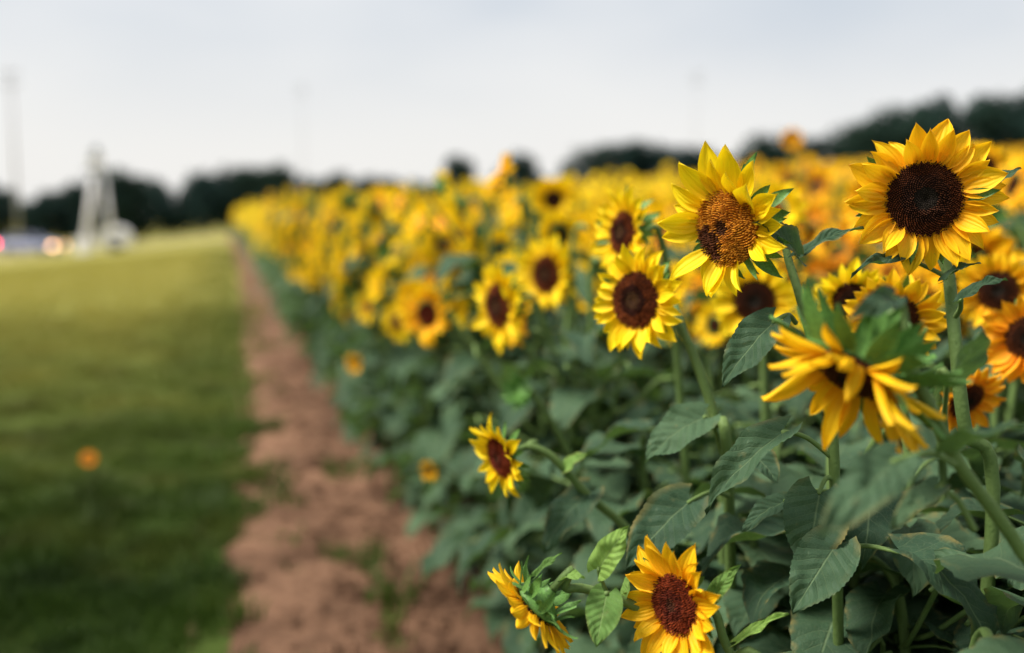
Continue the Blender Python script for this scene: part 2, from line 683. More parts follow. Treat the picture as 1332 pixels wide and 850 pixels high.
def petal_mats(rg, count, layers=2, cup=0.15, ragged=0.12, length=0.62, radius=0.44, gravity=None, gap=None, hang=0.0, lenvar=0.16, wide=1.0):
    """local matrices for the petals round a head whose face is +z"""
    res = []
    for i in range(count):
        a = 2 * math.pi * (i + rg.uniform(-0.3, 0.3)) / count
        if gap and any(abs((a - g0 + math.pi) % (2 * math.pi) - math.pi) < gw for g0, gw in gap):
            if rg.random() < 0.75:
                continue
        lay = i % layers
        tilt = cup + (0.16 if lay else -0.05) + rg.gauss(0, ragged)
        Lp = length * rg.uniform(1 - lenvar, 1 + lenvar) * (0.93 if lay else 1.0)
        d = Vector((math.cos(a) * math.cos(tilt), math.sin(a) * math.cos(tilt), math.sin(tilt)))
        if gravity is not None and hang > 0:
            d = (d + gravity * hang * rg.uniform(0.5, 1.2)).normalized()
        nrm = Vector((-math.cos(a) * math.sin(tilt), -math.sin(a) * math.sin(tilt), math.cos(tilt)))
        nrm = (nrm + Vector((-math.sin(a), math.cos(a), 0)) * rg.gauss(0, 0.22)).normalized()
        m = frame_xz(d, nrm)
        p = Vector((math.cos(a) * radius, math.sin(a) * radius, 0.0 + 0.012 * lay - 0.01))
        res.append((Matrix.Translation(p) @ m @ Matrix.Diagonal((Lp, Lp * rg.uniform(0.85, 1.1) * wide, Lp, 1)), rg.randrange(len(PETAL_GEOS))))
    return res


def bract_mats(rg, count, tilt=-0.1, length=0.42, spread=0.25):
    res = []
    for i in range(count):
        a = 2 * math.pi * (i + rg.uniform(-0.3, 0.3)) / count
        t = tilt + rg.gauss(0, spread) - (0.2 if i % 2 else 0)
        d = Vector((math.cos(a) * math.cos(t), math.sin(a) * math.cos(t), math.sin(t)))
        nrm = Vector((math.cos(a) * math.sin(-t), math.sin(a) * math.sin(-t), math.cos(t)))
        L = length * rg.uniform(0.7, 1.25)
        r = 0.44 if i % 2 == 0 else 0.36
        p = Vector((math.cos(a) * r, math.sin(a) * r, -0.05 if i % 2 == 0 else -0.13))
        res.append((Matrix.Translation(p) @ frame_xz(d, nrm) @ Matrix.Diagonal((L, L, L, 1)), rg.randrange(len(BRACT_GEOS))))
    return res


def joined_petals(rg, key, **kw):
    mb = MB()
    for m, k in petal_mats(rg, **kw):
        mb.add(*PETAL_GEOS[k], mat=m)
    return mb.mesh('petals', [M[key]])


def joined_bracts(rg, count, **kw):
    mb = MB()
    for m, k in bract_mats(rg, count, **kw):
        mb.add(*BRACT_GEOS[k], mat=m)
    return mb.mesh('bracts', [M['bract']])


rj = random.Random(21)
PETALS_J = {k: [joined_petals(rj, k, count=rj.randint(20, 34), cup=rj.uniform(-0.1, 0.5), ragged=rj.uniform(0.1, 0.35), length=rj.uniform(0.5, 0.72)) for _ in range(8)] for k in ('yellow', 'golden', 'orange')}
BRACTS_J = [joined_bracts(rj, 18) for _ in range(3)]


# ------------------------------------------------------------------ the setting: ground, road, path, field soil
def grass_ground_mat():
    g = NT('grass_ground')
    pos = g.wpos()
    a = g.noise(0.35, 4, vec=pos)
    b = g.noise(7.0, 4, vec=pos)
    sx = g.n('SeparateXYZ')
    g.l(pos, sx.inputs[0])
    dry = g.remap(sx.outputs[1], 6.0, 26.0)
    dry = g.math('MULTIPLY', dry, g.remap(a, 0.2, 0.7, 0.6, 1.0))
    c = g.mix(b, (0.030, 0.050, 0.010), (0.08, 0.12, 0.022))
    c = g.mix(dry, c, g.mix(a, (0.20, 0.18, 0.038), (0.28, 0.245, 0.065)))
    return g.finish(c, rough=0.9, spec=0.1, bump=b, bstr=0.6, bdist=0.03)


def soil_mat(name, c0, c1):
    g = NT(name)
    pos = g.wpos()
    a = g.noise(2.0, 5, vec=pos, rough=0.6)
    b = g.noise(22.0, 5, vec=pos)
    c = g.mix(g.remap(a, 0.36, 0.62), c0, c1)
    c = g.mix(g.remap(b, 0.35, 0.75, 0.0, 0.6), c, tuple(x * 0.45 for x in c0))
    return g.finish(c, rough=0.95, spec=0.08, bump=b, bstr=0.8, bdist=0.02)


M['grass_ground'] = grass_ground_mat()
M['dirt'] = soil_mat('path_dirt', (0.085, 0.046, 0.028), (0.24, 0.134, 0.083))
M['soil'] = soil_mat('field_soil', (0.035, 0.020, 0.014), (0.07, 0.04, 0.028))  # dark soil, deepened to carry contact shade at the row base
M['gravel'] = plain('road_gravel', (0.36, 0.31, 0.23), 0.95, 0.1, 0.3, 3.0)


def sheet(name, xs, ys, zfun, mat):
    nx, ny = len(xs), len(ys)
    v = np.array([(x, y, zfun(x, y)) for y in ys for x in xs], np.float32)
    i = np.arange((nx - 1) * (ny - 1))
    r, c = i // (nx - 1), i % (nx - 1)
    a = r * nx + c
    f = np.concatenate([np.stack([a, a + 1, a + nx + 1], 1), np.stack([a, a + nx + 1, a + nx], 1)])
    o = obj(name, np_mesh(name, v, f, [mat], smooth=True))
    tag(o, kind='structure')
    return o


def spaced(pairs):
    res = []
    for a, b, st in pairs:
        n = max(1, round((b - a) / st))
        res += [a + (b - a) * k / n for k in range(n)]
    return res + [pairs[-1][1]]


def ground_z(x, y):
    z = gz(x, y)
    if 0.6 < x < 45 and -3.5 < y < 86:
        z -= 0.14
    return z


sheet('ground', spaced([(-900, -60, 60), (-60, -16, 4), (-16, 0.0, 0.8), (0.0, 0.3, 0.3), (0.3, 2, 0.85), (2, 46, 4), (46, 900, 60)]),
      spaced([(-60, -4, 8), (-4, 20, 1.0), (20, 90, 5), (90, 1500, 90)]), ground_z, M['grass_ground'])


def nz3(x, y, s, z=0.0):
    return noise.noise(Vector((x * s, y * s, z)))




def path_edge(y):
    """left border of the bare dirt, overgrown further away"""
    return 0.02 + 0.24 * sstep(4.0, 8.0, y) + 0.18 * sstep(9, 24, y) + 0.16 * nz3(0.3, y, 0.7, 2) + 0.07 * nz3(0.1, y, 2.3, 8)


def path_x(x, y):
    l = path_edge(y) - 0.16
    return l + (x + 0.22) / 1.18 * (0.96 - l)


dp = sheet('dirt_path', spaced([(-0.22, 0.96, 0.045)]), spaced([(0.8, 9, 0.05), (9, 25, 0.3), (25, 85, 2.5)]),
           lambda x, y: gz(x, y) + 0.018 + (0.016 * nz3(x, y, 4) + 0.009 * nz3(x, y, 13, 3) - 0.018 * math.exp(-((x - 0.55) / 0.3) ** 2)) * sstep(25, 9, y)
           - 0.05 * sstep(-0.02, -0.22, x), M['dirt'])
for v_ in dp.data.vertices:
    v_.co.x = path_x(v_.co.x, v_.co.y)
sheet('field_soil', spaced([(0.87, 1.4, 0.05), (1.4, 4, 0.12), (4, 44, 1.6)]), spaced([(-3, 12, 0.12), (12, 85, 2.5)]),
      lambda x, y: gz(x, y) + 0.02 + (0.03 * nz3(x, y, 4, 5) if x < 4 and y < 12 else 0) + 0.05 * sstep(0.87, 1.15, x) - 0.02 + 0.02 * nz3(x, y, 9, 1), M['soil'])
road_a = P(38, 332, 67.5)
ROAD_Y = road_a.y
sheet('road', spaced([(-120, -16, 4), (-16, 0.6, 0.8)]), spaced([(ROAD_Y - 1.9, ROAD_Y + 2.6, 0.9)]), lambda x, y: gz(x, y) + 0.03, M['gravel'])


# grass blades, clods: nobody could count them
def grass_mat():
    g = NT('grass_blade')
    pos = g.wpos()
    a = g.noise(0.8, 4, vec=pos)
    b = g.noise(30.0, 2, vec=pos)
    sx = g.n('SeparateXYZ')
    g.l(pos, sx.inputs[0])
    dry = g.math('MULTIPLY', g.remap(sx.outputs[1], 4.5, 20.0, 0.0, 0.9), g.remap(sx.outputs[0], 0.1, -1.2, 0.35, 1.0))
    dry = g.math('ADD', dry, g.remap(a, 0.5, 0.75, 0.0, 0.35), clamp=True)
    pa = g.noise(2.3, 3, vec=pos)
    c = g.mix(b, (0.030, 0.066, 0.009), (0.085, 0.150, 0.020))
    c = g.mix(g.remap(pa, 0.42, 0.68, 0.0, 0.75), c, (0.016, 0.034, 0.009))
    c = g.mix(dry, c, g.mix(b, (0.30, 0.27, 0.045), (0.44, 0.39, 0.09)))
    return g.finish(c, rough=0.6, spec=0.2, transl=0.25)


M['grass'] = grass_mat()


def blades(n, xr, yr, hmin, hmax, wd, dens=None, ypow=1.0):
    x = RNG.uniform(xr[0], xr[1], n * 2)
    y = yr[0] + (yr[1] - yr[0]) * RNG.random(n * 2) ** ypow
    keep = np.ones(n * 2, bool)
    if dens is not None:
        keep = np.array([dens(a, b) for a, b in zip(x, y)]) > RNG.random(n * 2)
    # only what the picture can see, with a margin
    q = np.stack([x, y, np.zeros_like(x)], 1) - np.array(CP)
    d = q @ np.array(CF)
    px = CX + FPX * (q @ np.array(CR)) / np.maximum(d, .1)
    keep &= (d > 1.0) & (px > -260) & (px < 1450)
    x, y = x[keep][:n], y[keep][:n]
    z = np.array([gz(a, b) for a, b in zip(x, y)])
    n = len(x)
    az = RNG.uniform(0, 2 * np.pi, n)
    cl = np.array([nz3(a, b, 1.7, 60) + 0.6 * nz3(a, b, 5.0, 61) for a, b in zip(x, y)])
    h = RNG.uniform(hmin, hmax, n) * np.clip(0.85 + 1.3 * cl, 0.35, 2.0)
    ln = RNG.uniform(0.1, 0.9, n) * h
    la = RNG.uniform(0, 2 * np.pi, n)
    b = np.stack([x, y, z - 0.01], 1)
    dx = np.stack([np.cos(az) * wd, np.sin(az) * wd, np.zeros(n)], 1)
    tip = b + np.stack([np.cos(la) * ln, np.sin(la) * ln, h], 1)
    mid = b + np.stack([np.cos(la) * ln * .3, np.sin(la) * ln * .3, h * .62], 1)
    v = np.stack([b - dx, b + dx, mid + dx * .8, mid - dx * .8, tip], 1).reshape(-1, 3)
    o = np.arange(n)[:, None] * 5
    f = np.concatenate([o + np.array([0, 1, 2]), o + np.array([0, 2, 3]), o + np.array([3, 2, 4])])
    return v, f


def path_grass(x, y):
    edge = path_edge(y) + 0.22 * nz3(x, y, 3, 8)
    if x < edge:
        return 0.45 + 0.55 * sstep(edge, edge - 0.4, x)
    t = nz3(x, y, 2.2, 20)
    return 0.5 if (t > 0.30 - 0.25 * sstep(7, 16, y) and x < 0.6 + 0.4 * nz3(x, y, 0.7, 4)) else 0.0


def weeds(x, y):
    return 0.9 if nz3(x, y, 2.6, 41) > 0.22 and x < 0.35 + 0.5 * nz3(x, y, .8, 9) else 0.0


parts = [blades(9000, (-2.2, 0.9), (2.3, 8), 0.04, 0.14, 0.008, weeds), blades(110000, (-3.2, 0.9), (2.3, 7.5), 0.03, 0.11, 0.0028, path_grass),
         blades(85000, (-7.5, 0.9), (6.5, 17), 0.04, 0.10, 0.005, path_grass),
         blades(50000, (-18, 0.7), (16, 48), 0.05, 0.12, 0.012, path_grass, 1.3)]
off, vv, ff = 0, [], []
for v, f in parts:
    vv.append(v)
    ff.append(f + off)
    off += len(v)
tag(obj('grass', np_mesh('grass', np.concatenate(vv), np.concatenate(ff), [M['grass']])), 'mown green and straw coloured grass left of the dirt path', 'grass', kind='stuff')

nC = 3200
x = np.clip(RNG.normal(0.62, 0.34, nC), -0.15, 1.35)
y = 2.3 + 9 * RNG.random(nC) ** 1.6
r = RNG.gamma(1.5, 0.006, nC) + 0.003
base8 = np.array([(1, 0, 0), (-1, 0, 0), (0, 1, 0), (0, -1, 0), (0, 0, .75), (0, 0, -.6)], np.float32)
f8 = np.array([(0, 2, 4), (2, 1, 4), (1, 3, 4), (3, 0, 4), (2, 0, 5), (1, 2, 5), (3, 1, 5), (0, 3, 5)])
v = base8[None] * r[:, None, None] * RNG.uniform(0.6, 1.35, (nC, 6, 1))
v += np.stack([x, y, np.array([gz(a, b) + 0.018 for a, b in zip(x, y)])], 1)[:, None]
f = (np.arange(nC)[:, None, None] * 6 + f8[None]).reshape(-1, 3)
tag(obj('soil_clods', np_mesh('soil_clods', v.reshape(-1, 3), f, [M['dirt']])), 'loose reddish clods and crumbs strewn on the dirt path', 'soil', kind='stuff')

# ------------------------------------------------------------------ sunflowers: generic plants
FACE = CV(-0.80, 0.0, 0.5)
FACE_AZ = math.atan2(FACE.y, FACE.x)
HEROES = []          # (px, py, depth, radius px): kept clear of other leaves


def blocks_hero(p, size=0.0):
    px, py, d = proj(p)
    for hx, hy, hd, hr in HEROES:
        if d < hd + 0.03 and math.hypot(px - hx, py - hy) < hr + size * FPX / max(d, 0.3):
            return True
    return False


def stem_mesh(path, r0, r1, sides=8, hairs=0):
    mb = MB()
    n = len(path)
    hr = random.Random(n)
    for _ in range(hairs):
        i = hr.randrange(n - 1)
        p = path[i].lerp(path[i + 1], hr.random())
        t = (path[i + 1] - path[i]).normalized()
        d = Vector((hr.gauss(0, 1), hr.gauss(0, 1), hr.gauss(0, 1)))
        d = (d - t * d.dot(t)).normalized()
        r = r0 + (r1 - r0) * i / (n - 1)
        b = t.cross(d) * 0.0004
        q = p + d * r * 0.95
        mb.add([q - b, q + b, q + d * hr.uniform(.0012, .003) + t * hr.uniform(-.001, .001)], [(0, 1, 2)])
    tube(mb, path, [r0 + (r1 - r0) * (i / (n - 1)) for i in range(n)], sides)
    return mb.mesh('stem', [M['stem']])


class Proto:
    pass


PROTOS = []
rq = random.Random(5)
for i in range(9):
    p = Proto()
    H = rq.uniform(1.48, 1.72)
    e = rq.uniform(-0.30, 0.45)
    fc = Vector((math.cos(e), 0, math.sin(e)))
    sway = Vector((rq.uniform(-.06, .06), rq.uniform(-.06, .06), 0))
    hp = Vector((0.12, 0, H)) + sway * 1.5
    R = rq.uniform(0.098, 0.122)
    pts = [Vector((0, 0, -0.04)), Vector((0, 0, H * .3)) + sway * 0.6, Vector((0, 0, H * .68)) + sway, Vector((0, 0, H - 0.12)) + sway * 1.5, hp - fc * (R * 0.8), hp - fc * (R * .42)]
    path = smooth_path(pts, 4)
    p.path, p.H = path, H
    p.stem = stem_mesh(path, 0.0105, 0.0075)
    p.heads = [(Matrix.Translation(hp) @ frame(fc), R)]
    p.branches = []
    for j in range((4, 5, 4, 3, 6, 6, 4, 5, 6)[i]):
        zb = H * rq.uniform(0.56, 0.80)
        az = rq.uniform(-1.9, 1.9)
        fa = az * 0.4
        e2 = rq.uniform(-0.35, 0.4)
        f2 = Vector((math.cos(e2) * math.cos(fa), math.cos(e2) * math.sin(fa), math.sin(e2)))
        q0 = Vector((0, 0, zb)) + sway
        h2 = q0 + Vector((math.cos(az) * 0.29, math.sin(az) * 0.29, rq.uniform(0.10, 0.34)))
        R2 = rq.uniform(0.075, 0.10)
        bp = smooth_path([q0, q0 + Vector((math.cos(az) * .12, math.sin(az) * .12, .06)), h2 - f2 * (R2 * 1.2), h2 - f2 * (R2 * .42)], 4)
        p.branches.append(stem_mesh(bp, 0.007, 0.005, 6))
        p.heads.append((Matrix.Translation(h2) @ frame(f2), R2))
    p.leaves = []
    nl = rq.randint(21, 26)
    for k in range(nl):
        t = 0.14 + 0.78 * k / nl
        z = H * t
        az = k * 2.4 + rq.uniform(-.5, .5)
        L = (0.28 - 0.10 * t + rq.uniform(-.03, .03)) * (0.85 if t < .2 else 1)
        m = Matrix.Translation(Vector((0, 0, z)) + sway * (t * 1.3)) @ Matrix.Rotation(az, 4, 'Z') @ Matrix.Rotation(rq.uniform(-.25, .3), 4, 'Y') @ Matrix.Rotation(rq.uniform(-.3, .3), 4, 'X') @ Matrix.Scale(L, 4)
        p.leaves.append((m, rq.randrange(len(LEAF_GEOS))))
    mb = MB()
    for m, k in p.leaves:
        leaf_with_petiole(mb, LEAF_GEOS[k], mat=m)
    p.foliage = mb.mesh('foliage', [M['leaf'], M['stem']])
    PROTOS.append(p)


def add_head(root, mat, R, key, disc, detail, rg, **kw):
    """flower_head > disc, petal..., bract...   detail 2: every petal its own object"""
    hd = obj('flower_head', RECEPT, root, mat @ Matrix.Scale(R, 4))
    bt = kw.pop('bract_tilt', -0.1)
    bl = kw.pop('bract_len', 0.42)
    bn = kw.pop('bract_n', 20)
    bs = kw.pop('bract_spread', 0.25)
    if kw.pop('bud', False):
        for m, k in bract_mats(rg, 26, tilt=1.05, length=0.7, spread=0.2):
            obj('bract', BRACT_ME[k], hd, m)
        return hd
    if detail == 2:
        obj('disc', DISCS[disc], hd)
        cnt = kw.pop('count', 30)
        for m, k in petal_mats(rg, cnt, **kw):
            obj('petal', PETAL_ME[key][k], hd, m)
        for m, k in bract_mats(rg, bn, tilt=bt, length=bl, spread=bs):
            obj('bract', BRACT_ME[k], hd, m)
    else:
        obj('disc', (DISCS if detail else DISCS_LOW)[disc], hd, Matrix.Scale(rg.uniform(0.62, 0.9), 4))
        tag(obj('petals', rg.choice(PETALS_J[key]), hd, Matrix.Rotation(rg.uniform(0, 6), 4, 'Z')), kind='stuff')
        tag(obj('bracts', rg.choice(BRACTS_J), hd, Matrix.Rotation(rg.uniform(0, 6), 4, 'Z')), kind='stuff')
    return hd


def pick_key(px, rg):
    g = sstep(820, 1100, px)  # lens falloff towards the right put into warmer, darker petal colours
    t = rg.random()
    if t < 0.2 * g:
        return 'orange'
    return 'golden' if t < 0.12 + 0.68 * g else 'yellow'


def generic_plant(base, az, scale, label, group, rg, depth, px, key):
    p = rg.choice(PROTOS)
    root = bpy.data.objects.new('sunflower', None)
    COL.objects.link(root)
    root.empty_display_size = 0.1
    M4 = Matrix.Translation(base) @ Matrix.Rotation(az, 4, 'Z') @ Matrix.Scale(scale, 4)
    root.matrix_basis = M4
    tag(root, label, 'sunflower', group)
    obj('stem', p.stem, root)
    for b in p.branches:
        obj('branch', b, root)
    for k, (m, R) in enumerate(p.heads):
        wp = M4 @ m.translation
        hpx, hpy, hd_ = proj(wp)
        if (depth < 3.2 and blocks_hero(wp, 0.10)) or (hpy > 432 and hpx > 520 and hd_ < 4.5):
            continue
        if rg.random() < 0.07:
            add_head(root, m, R * 0.6, key, 'dark', 0, rg, bud=True)
            continue
        add_head(root, m @ Matrix.Rotation(rg.uniform(-.3, .3), 4, 'Y'), R, key, rg.choice(['dark', 'ring', 'ring', 'red', 'pollen', 'pollen']), 2 if depth < 2.4 else (1 if depth < 4 else 0), rg)
    if depth < 3.4:
        for m, k in p.leaves:
            wp = M4 @ (m @ Vector((0.9, 0, 0.1)))
            if blocks_hero(wp, 0.07) or blocks_hero(M4 @ (m @ Vector((0.5, 0, 0.25))), 0.05) or wp.x < 0.62 or (wp - CP).length < 0.75:
                continue
            obj('leaf', LEAF_ME[k], root, m)
    else:
        tag(obj('foliage', p.foliage, root), kind='stuff')
    return root


# ------------------------------------------------------------------ sunflowers: the ones that can be told apart
def hero_leaf(root, b, t, d0, d1, width, nrm, bow=0.08, fold=0.2, young=False, pet=None, seed=0, serr=0.032, wave=0.045, twist=0.0):
    """leaf blade from photo pixel b (depth d0) to t (depth d1); pet = petiole pixels (px,py,d) towards the stem"""
    rg = random.Random(seed)
    A, B = P(b[0], b[1], d0), P(t[0], t[1], d1)
    L = (B - A).length
    W = width / FPX * (d0 + d1) * 0.5 / L / 0.92
    mb = MB()
    g_ = leaf_geo(rg, L=1.0, W=W, n=33, m=5, fold=fold, wave=wave, serr=serr * min(1.0, W * 1.6), bow=bow, twist=twist)
    sx = (g_[0][-1][0]) or 1.0
    m = Matrix.Translation(A) @ frame_xz(B - A, nrm) @ Matrix.Scale(L, 4)
    base = root.matrix_basis.translation
    m = Matrix.Translation(-base) @ m
    mb.add(*g_, mi=0, mat=m)
    if pet:
        pts = [P(*q) - base for q in reversed(pet)] + [A - base, A - base + (B - A).normalized() * L * 0.03]
        pth = smooth_path(pts, 5)
        tube(mb, pth, [0.0042 - 0.0014 * i / len(pth) for i in range(len(pth))], 6, mi=1, cap=False)
    return obj('leaf', mb.mesh('leaf', [M['leaf_young' if young else 'leaf'], M['stem']]), root)


def hero(label, px, py, d, R, face, disc, key, base=None, via=(), leaves=6, lz=(0.25, 0.8), seed=0, roll=0.0, detail=2, r0=0.0095, r1=0.0065, group=None, clear=True, **kw):
    rg = random.Random(1000 + seed)
    hp = P(px, py, d)
    fc = CV(*face)
    if base is None:
        base = (max(hp.x + 0.12, 1.0), hp.y + 0.1)
    b = Vector((base[0], base[1], gz(*base)))
    root = bpy.data.objects.new('sunflower', None)
    COL.objects.link(root)
    root.empty_display_size = 0.1
    root.matrix_basis = Matrix.Translation(b)
    tag(root, label, 'sunflower', group)
    back = hp - fc * (R * 0.42)
    neck = hp - fc * (R * 0.95)
    vp = [P(*q) for q in via]
    if not vp:
        vp = [Vector((b.x * .75 + neck.x * .25, b.y * .75 + neck.y * .25, b.z + (neck.z - b.z) * 0.45)),
              Vector((b.x * .35 + neck.x * .65, b.y * .35 + neck.y * .65, b.z + (neck.z - b.z) * 0.82))]
    pts = [b + Vector((0, 0, -0.05))] + vp + [neck, back]
    path = smooth_path([q - b for q in pts], 6)
    obj('stem', stem_mesh(path, r0, r1, 10, 900 if detail == 2 else 0), root)
    hm = Matrix.Translation(hp - b) @ frame(fc) @ Matrix.Rotation(roll, 4, 'Z')
    g_local = (frame(fc) @ Matrix.Rotation(roll, 4, 'Z')).to_3x3().transposed() @ Vector((0, 0, -1))
    hd = add_head(root, hm, R, key, disc, detail, rg, gravity=g_local, **kw) if detail == 2 else add_head(root, hm, R, key, disc, detail, rg)
    n = 0
    zt = path[-1].z
    for k in range(leaves * 3):
        if n >= leaves:
            break
        t = lz[0] + (lz[1] - lz[0]) * rg.random()
        q = min(path, key=lambda w_: abs(w_.z - zt * t))
        L = rg.uniform(0.15, 0.24)
        m = Matrix.Translation(q) @ Matrix.Rotation(rg.uniform(0, 6.28), 4, 'Z') @ Matrix.Rotation(rg.uniform(-.2, .35), 4, 'Y') @ Matrix.Scale(L, 4)
        wp = b + m @ Vector((0.9, 0, 0.1))
        if blocks_hero(wp, 0.06) or blocks_hero(b + m @ Vector((0.5, 0, .25)), 0.04) or wp.x < 0.45 or (wp - CP).dot(CF) < 0.9:
            continue
        obj('leaf', rg.choice(LEAF_ME), root, m)
        n += 1
    return root


# pixel discs kept clear for the sharp flowers and leaves
HEROES += [(1200, 260, 1.42, 100), (948, 293, 1.42, 95), (825, 395, 1.68, 72), (876, 780, 1.32, 72), (700, 785, 1.34, 75), (652, 595, 1.75, 58), (1105, 500, 1.12, 100),
           (653, 398, 2.5, 50), (715, 355, 2.8, 48), (720, 260, 4.0, 34), (556, 408, 3.2, 36), (985, 580, 1.4, 60), (985, 440, 1.4, 45), (1042, 688, 1.42, 55), (1085, 312, 1.42, 40),
           (812, 300, 1.95, 50), (1160, 415, 1.6, 50), (1272, 218, 2.4, 40), (985, 395, 2.2, 55), (790, 720, 1.34, 40), (780, 795, 1.32, 40), (870, 580, 1.6, 45),
           (915, 500, 1.6, 40), (1010, 330, 1.4, 40), (1240, 395, 1.42, 40), (735, 610, 1.75, 45), (935, 560, 1.6, 35), (1300, 235, 1.42, 30)]
TW = CV(0, 0, 1)
UPV = CV(0, 1, 0)

A = hero('large upright sunflower facing the camera with a broad dark brown disc, at upper right', 1202, 259, 1.42, 0.109, (-0.20, -0.10, 0.97), 'dark_fine', 'golden', base=(1.08, 1.26),
         via=[(1290, 700, 1.50), (1256, 560, 1.46), (1244, 460, 1.45), (1237, 385, 1.47), (1228, 340, 1.49)], seed=1, count=36, cup=0.05, ragged=0.14, length=0.56, radius=0.46, leaves=5, lz=(0.25, 0.62), r0=0.0105, r1=0.008)
hero_leaf(A, (1290, 247), (1330, 219), 1.47, 1.46, 26, CV(-.5, .7, .5), 0.10, 0.3, seed=3, pet=[(1268, 262, 1.5), (1245, 330, 1.5)])
hero_leaf(A, (1228, 366), (1278, 342), 1.43, 1.40, 22, CV(-.2, .9, .45), 0.12, 0.3, seed=4)
hero_leaf(A, (1188, 340), (1106, 356), 1.45, 1.40, 30, CV(.1, .85, .5), 0.10, 0.25, seed=5, pet=[(1215, 352, 1.46), (1232, 362, 1.46)])
hero_leaf(A, (1250, 392), (1312, 362), 1.40, 1.36, 24, CV(-.3, .8, .55), 0.12, 0.25, seed=6, pet=[(1249, 402, 1.42), (1243, 412, 1.44)])
hero_leaf(A, (1232, 498), (1275, 425), 1.22, 1.16, 92, CV(.35, .35, .85), 0.05, 0.12, seed=7, pet=[(1230, 560, 1.3), (1250, 600, 1.4)])

B = hero('bright yellow sunflower with an orange pollen disc, facing left beside a folded green leaf', 947, 296, 1.42, 0.112, (-0.80, -0.15, 0.57), 'pollen_patch', 'yellow', base=(1.0, 1.36),
         via=[(1085, 600, 1.44), (1062, 470, 1.44), (1040, 385, 1.45), (1026, 340, 1.47)], seed=2, count=27, cup=0.22, ragged=0.2, length=0.60, radius=0.44, gap=[(3.6, 0.35), (5.5, 0.3)], leaves=4, lz=(0.3, 0.7), r0=0.0085, r1=0.0048, lenvar=0.22, bract_n=24, bract_len=0.5)
hero_leaf(B, (1040, 334), (1126, 296), 1.44, 1.42, 26, CV(-.1, .8, .6), 0.10, 0.25, seed=8)
hero_leaf(B, (1038, 333), (980, 288), 1.42, 1.36, 50, CV(.55, .35, .75), 0.07, 0.22, seed=9)

C = hero('yellow sunflower with a ringed red-brown disc on a thin stem, left of the orange-disc flower', 828, 391, 1.68, 0.100, (-0.70, -0.05, 0.70), 'ring', 'yellow', base=(1.0, 1.75),
         via=[(948, 640, 1.66), (930, 545, 1.66), (905, 470, 1.66), (888, 430, 1.69)], seed=3, count=36, cup=0.14, ragged=0.12, length=0.52, radius=0.46, leaves=5, lz=(0.2, 0.6), r0=0.010, r1=0.007)
hero_leaf(C, (1008, 418), (937, 505), 1.42, 1.40, 62, CV(-.35, .45, .8), 0.09, 0.16, seed=10, pet=[(1025, 410, 1.45), (1035, 420, 1.5)])
hero_leaf(C, (918, 543), (836, 604), 1.62, 1.60, 66, CV(-.3, .6, .7), 0.12, 0.15, seed=11, pet=[(930, 560, 1.64), (938, 590, 1.66)])

D = hero('yellow sunflower turned left in profile, directly above the ringed red-brown flower', 812, 303, 1.95, 0.092, (-0.86, 0.05, 0.45), 'ring', 'yellow', seed=4, count=30, cup=0.2, ragged=0.16, length=0.58, leaves=5, bract_n=26, bract_len=0.5)

E = hero('drooping sunflower seen from its green back in the near foreground, orange petals hanging down', 1110, 486, 1.13, 0.092, (-0.56, -0.78, 0.24), 'dark', 'golden', base=(1.22, 1.0),
         via=[(1420, 900, 1.16), (1330, 720, 1.16), (1245, 600, 1.14), (1200, 510, 1.12), (1178, 470, 1.12), (1158, 440, 1.11)], seed=5, count=34, cup=0.25, ragged=0.5, length=0.76, radius=0.45, hang=0.35, wide=0.62, leaves=0, lenvar=0.25, r0=0.0085, r1=0.0065,
         bract_n=42, bract_len=0.78, bract_tilt=-0.45, bract_spread=0.45)
hero_leaf(E, (1162, 388), (1100, 420), 1.06, 1.0, 40, CV(.2, .5, .8), 0.1, 0.15, seed=12, pet=[(1175, 400, 1.08), (1180, 450, 1.08)])
hero_leaf(E, (1165, 600), (1062, 702), 1.02, 0.95, 75, CV(-.2, .45, .85), 0.08, 0.12, seed=13, pet=[(1210, 590, 1.06), (1242, 605, 1.08)])
hero_leaf(E, (1245, 590), (1345, 560), 1.05, 0.95, 80, CV(.1, .85, .5), 0.12, 0.1, seed=14)
hero_leaf(E, (1220, 635), (1156, 690), 1.12, 1.08, 40, CV(-.3, .6, .7), 0.12, 0.2, seed=15, pet=[(1245, 650, 1.13), (1268, 690, 1.13)])

F = hero('orange-petalled sunflower with a dark disc half hidden behind the drooping foreground flower', 1162, 416, 1.62, 0.085, (-0.30, -0.25, 0.9), 'dark', 'golden', base=(1.22, 1.45), seed=6, count=30, cup=0.1, ragged=0.15, length=0.58, leaves=6)
F2 = hero('small golden sunflower showing only its top petals between the two large sharp flowers', 1108, 392, 1.75, 0.070, (-0.3, -0.1, 0.9), 'dark', 'yellow', base=(1.15, 1.75), seed=7, count=26, cup=0.15, leaves=6)

G = hero('low golden sunflower with a red disc at the bottom edge of the picture', 880, 786, 1.32, 0.084, (-0.80, -0.05, 0.58), 'red', 'golden', base=(0.92, 1.26),
         via=[(1010, 930, 1.34), (950, 850, 1.34), (932, 800, 1.335), (920, 790, 1.335)], seed=8, count=30, cup=0.22, ragged=0.14, length=0.64, radius=0.44, leaves=0, r0=0.007, r1=0.005)
hero_leaf(G, (927, 778), (963, 734), 1.33, 1.30, 26, CV(-.5, .2, .8), 0.08, 0.2, young=True, seed=16, pet=[(932, 800, 1.335)])
hero_leaf(G, (958, 835), (1025, 797), 1.33, 1.30, 16, CV(0, .8, .6), 0.05, 0.2, young=True, seed=17)

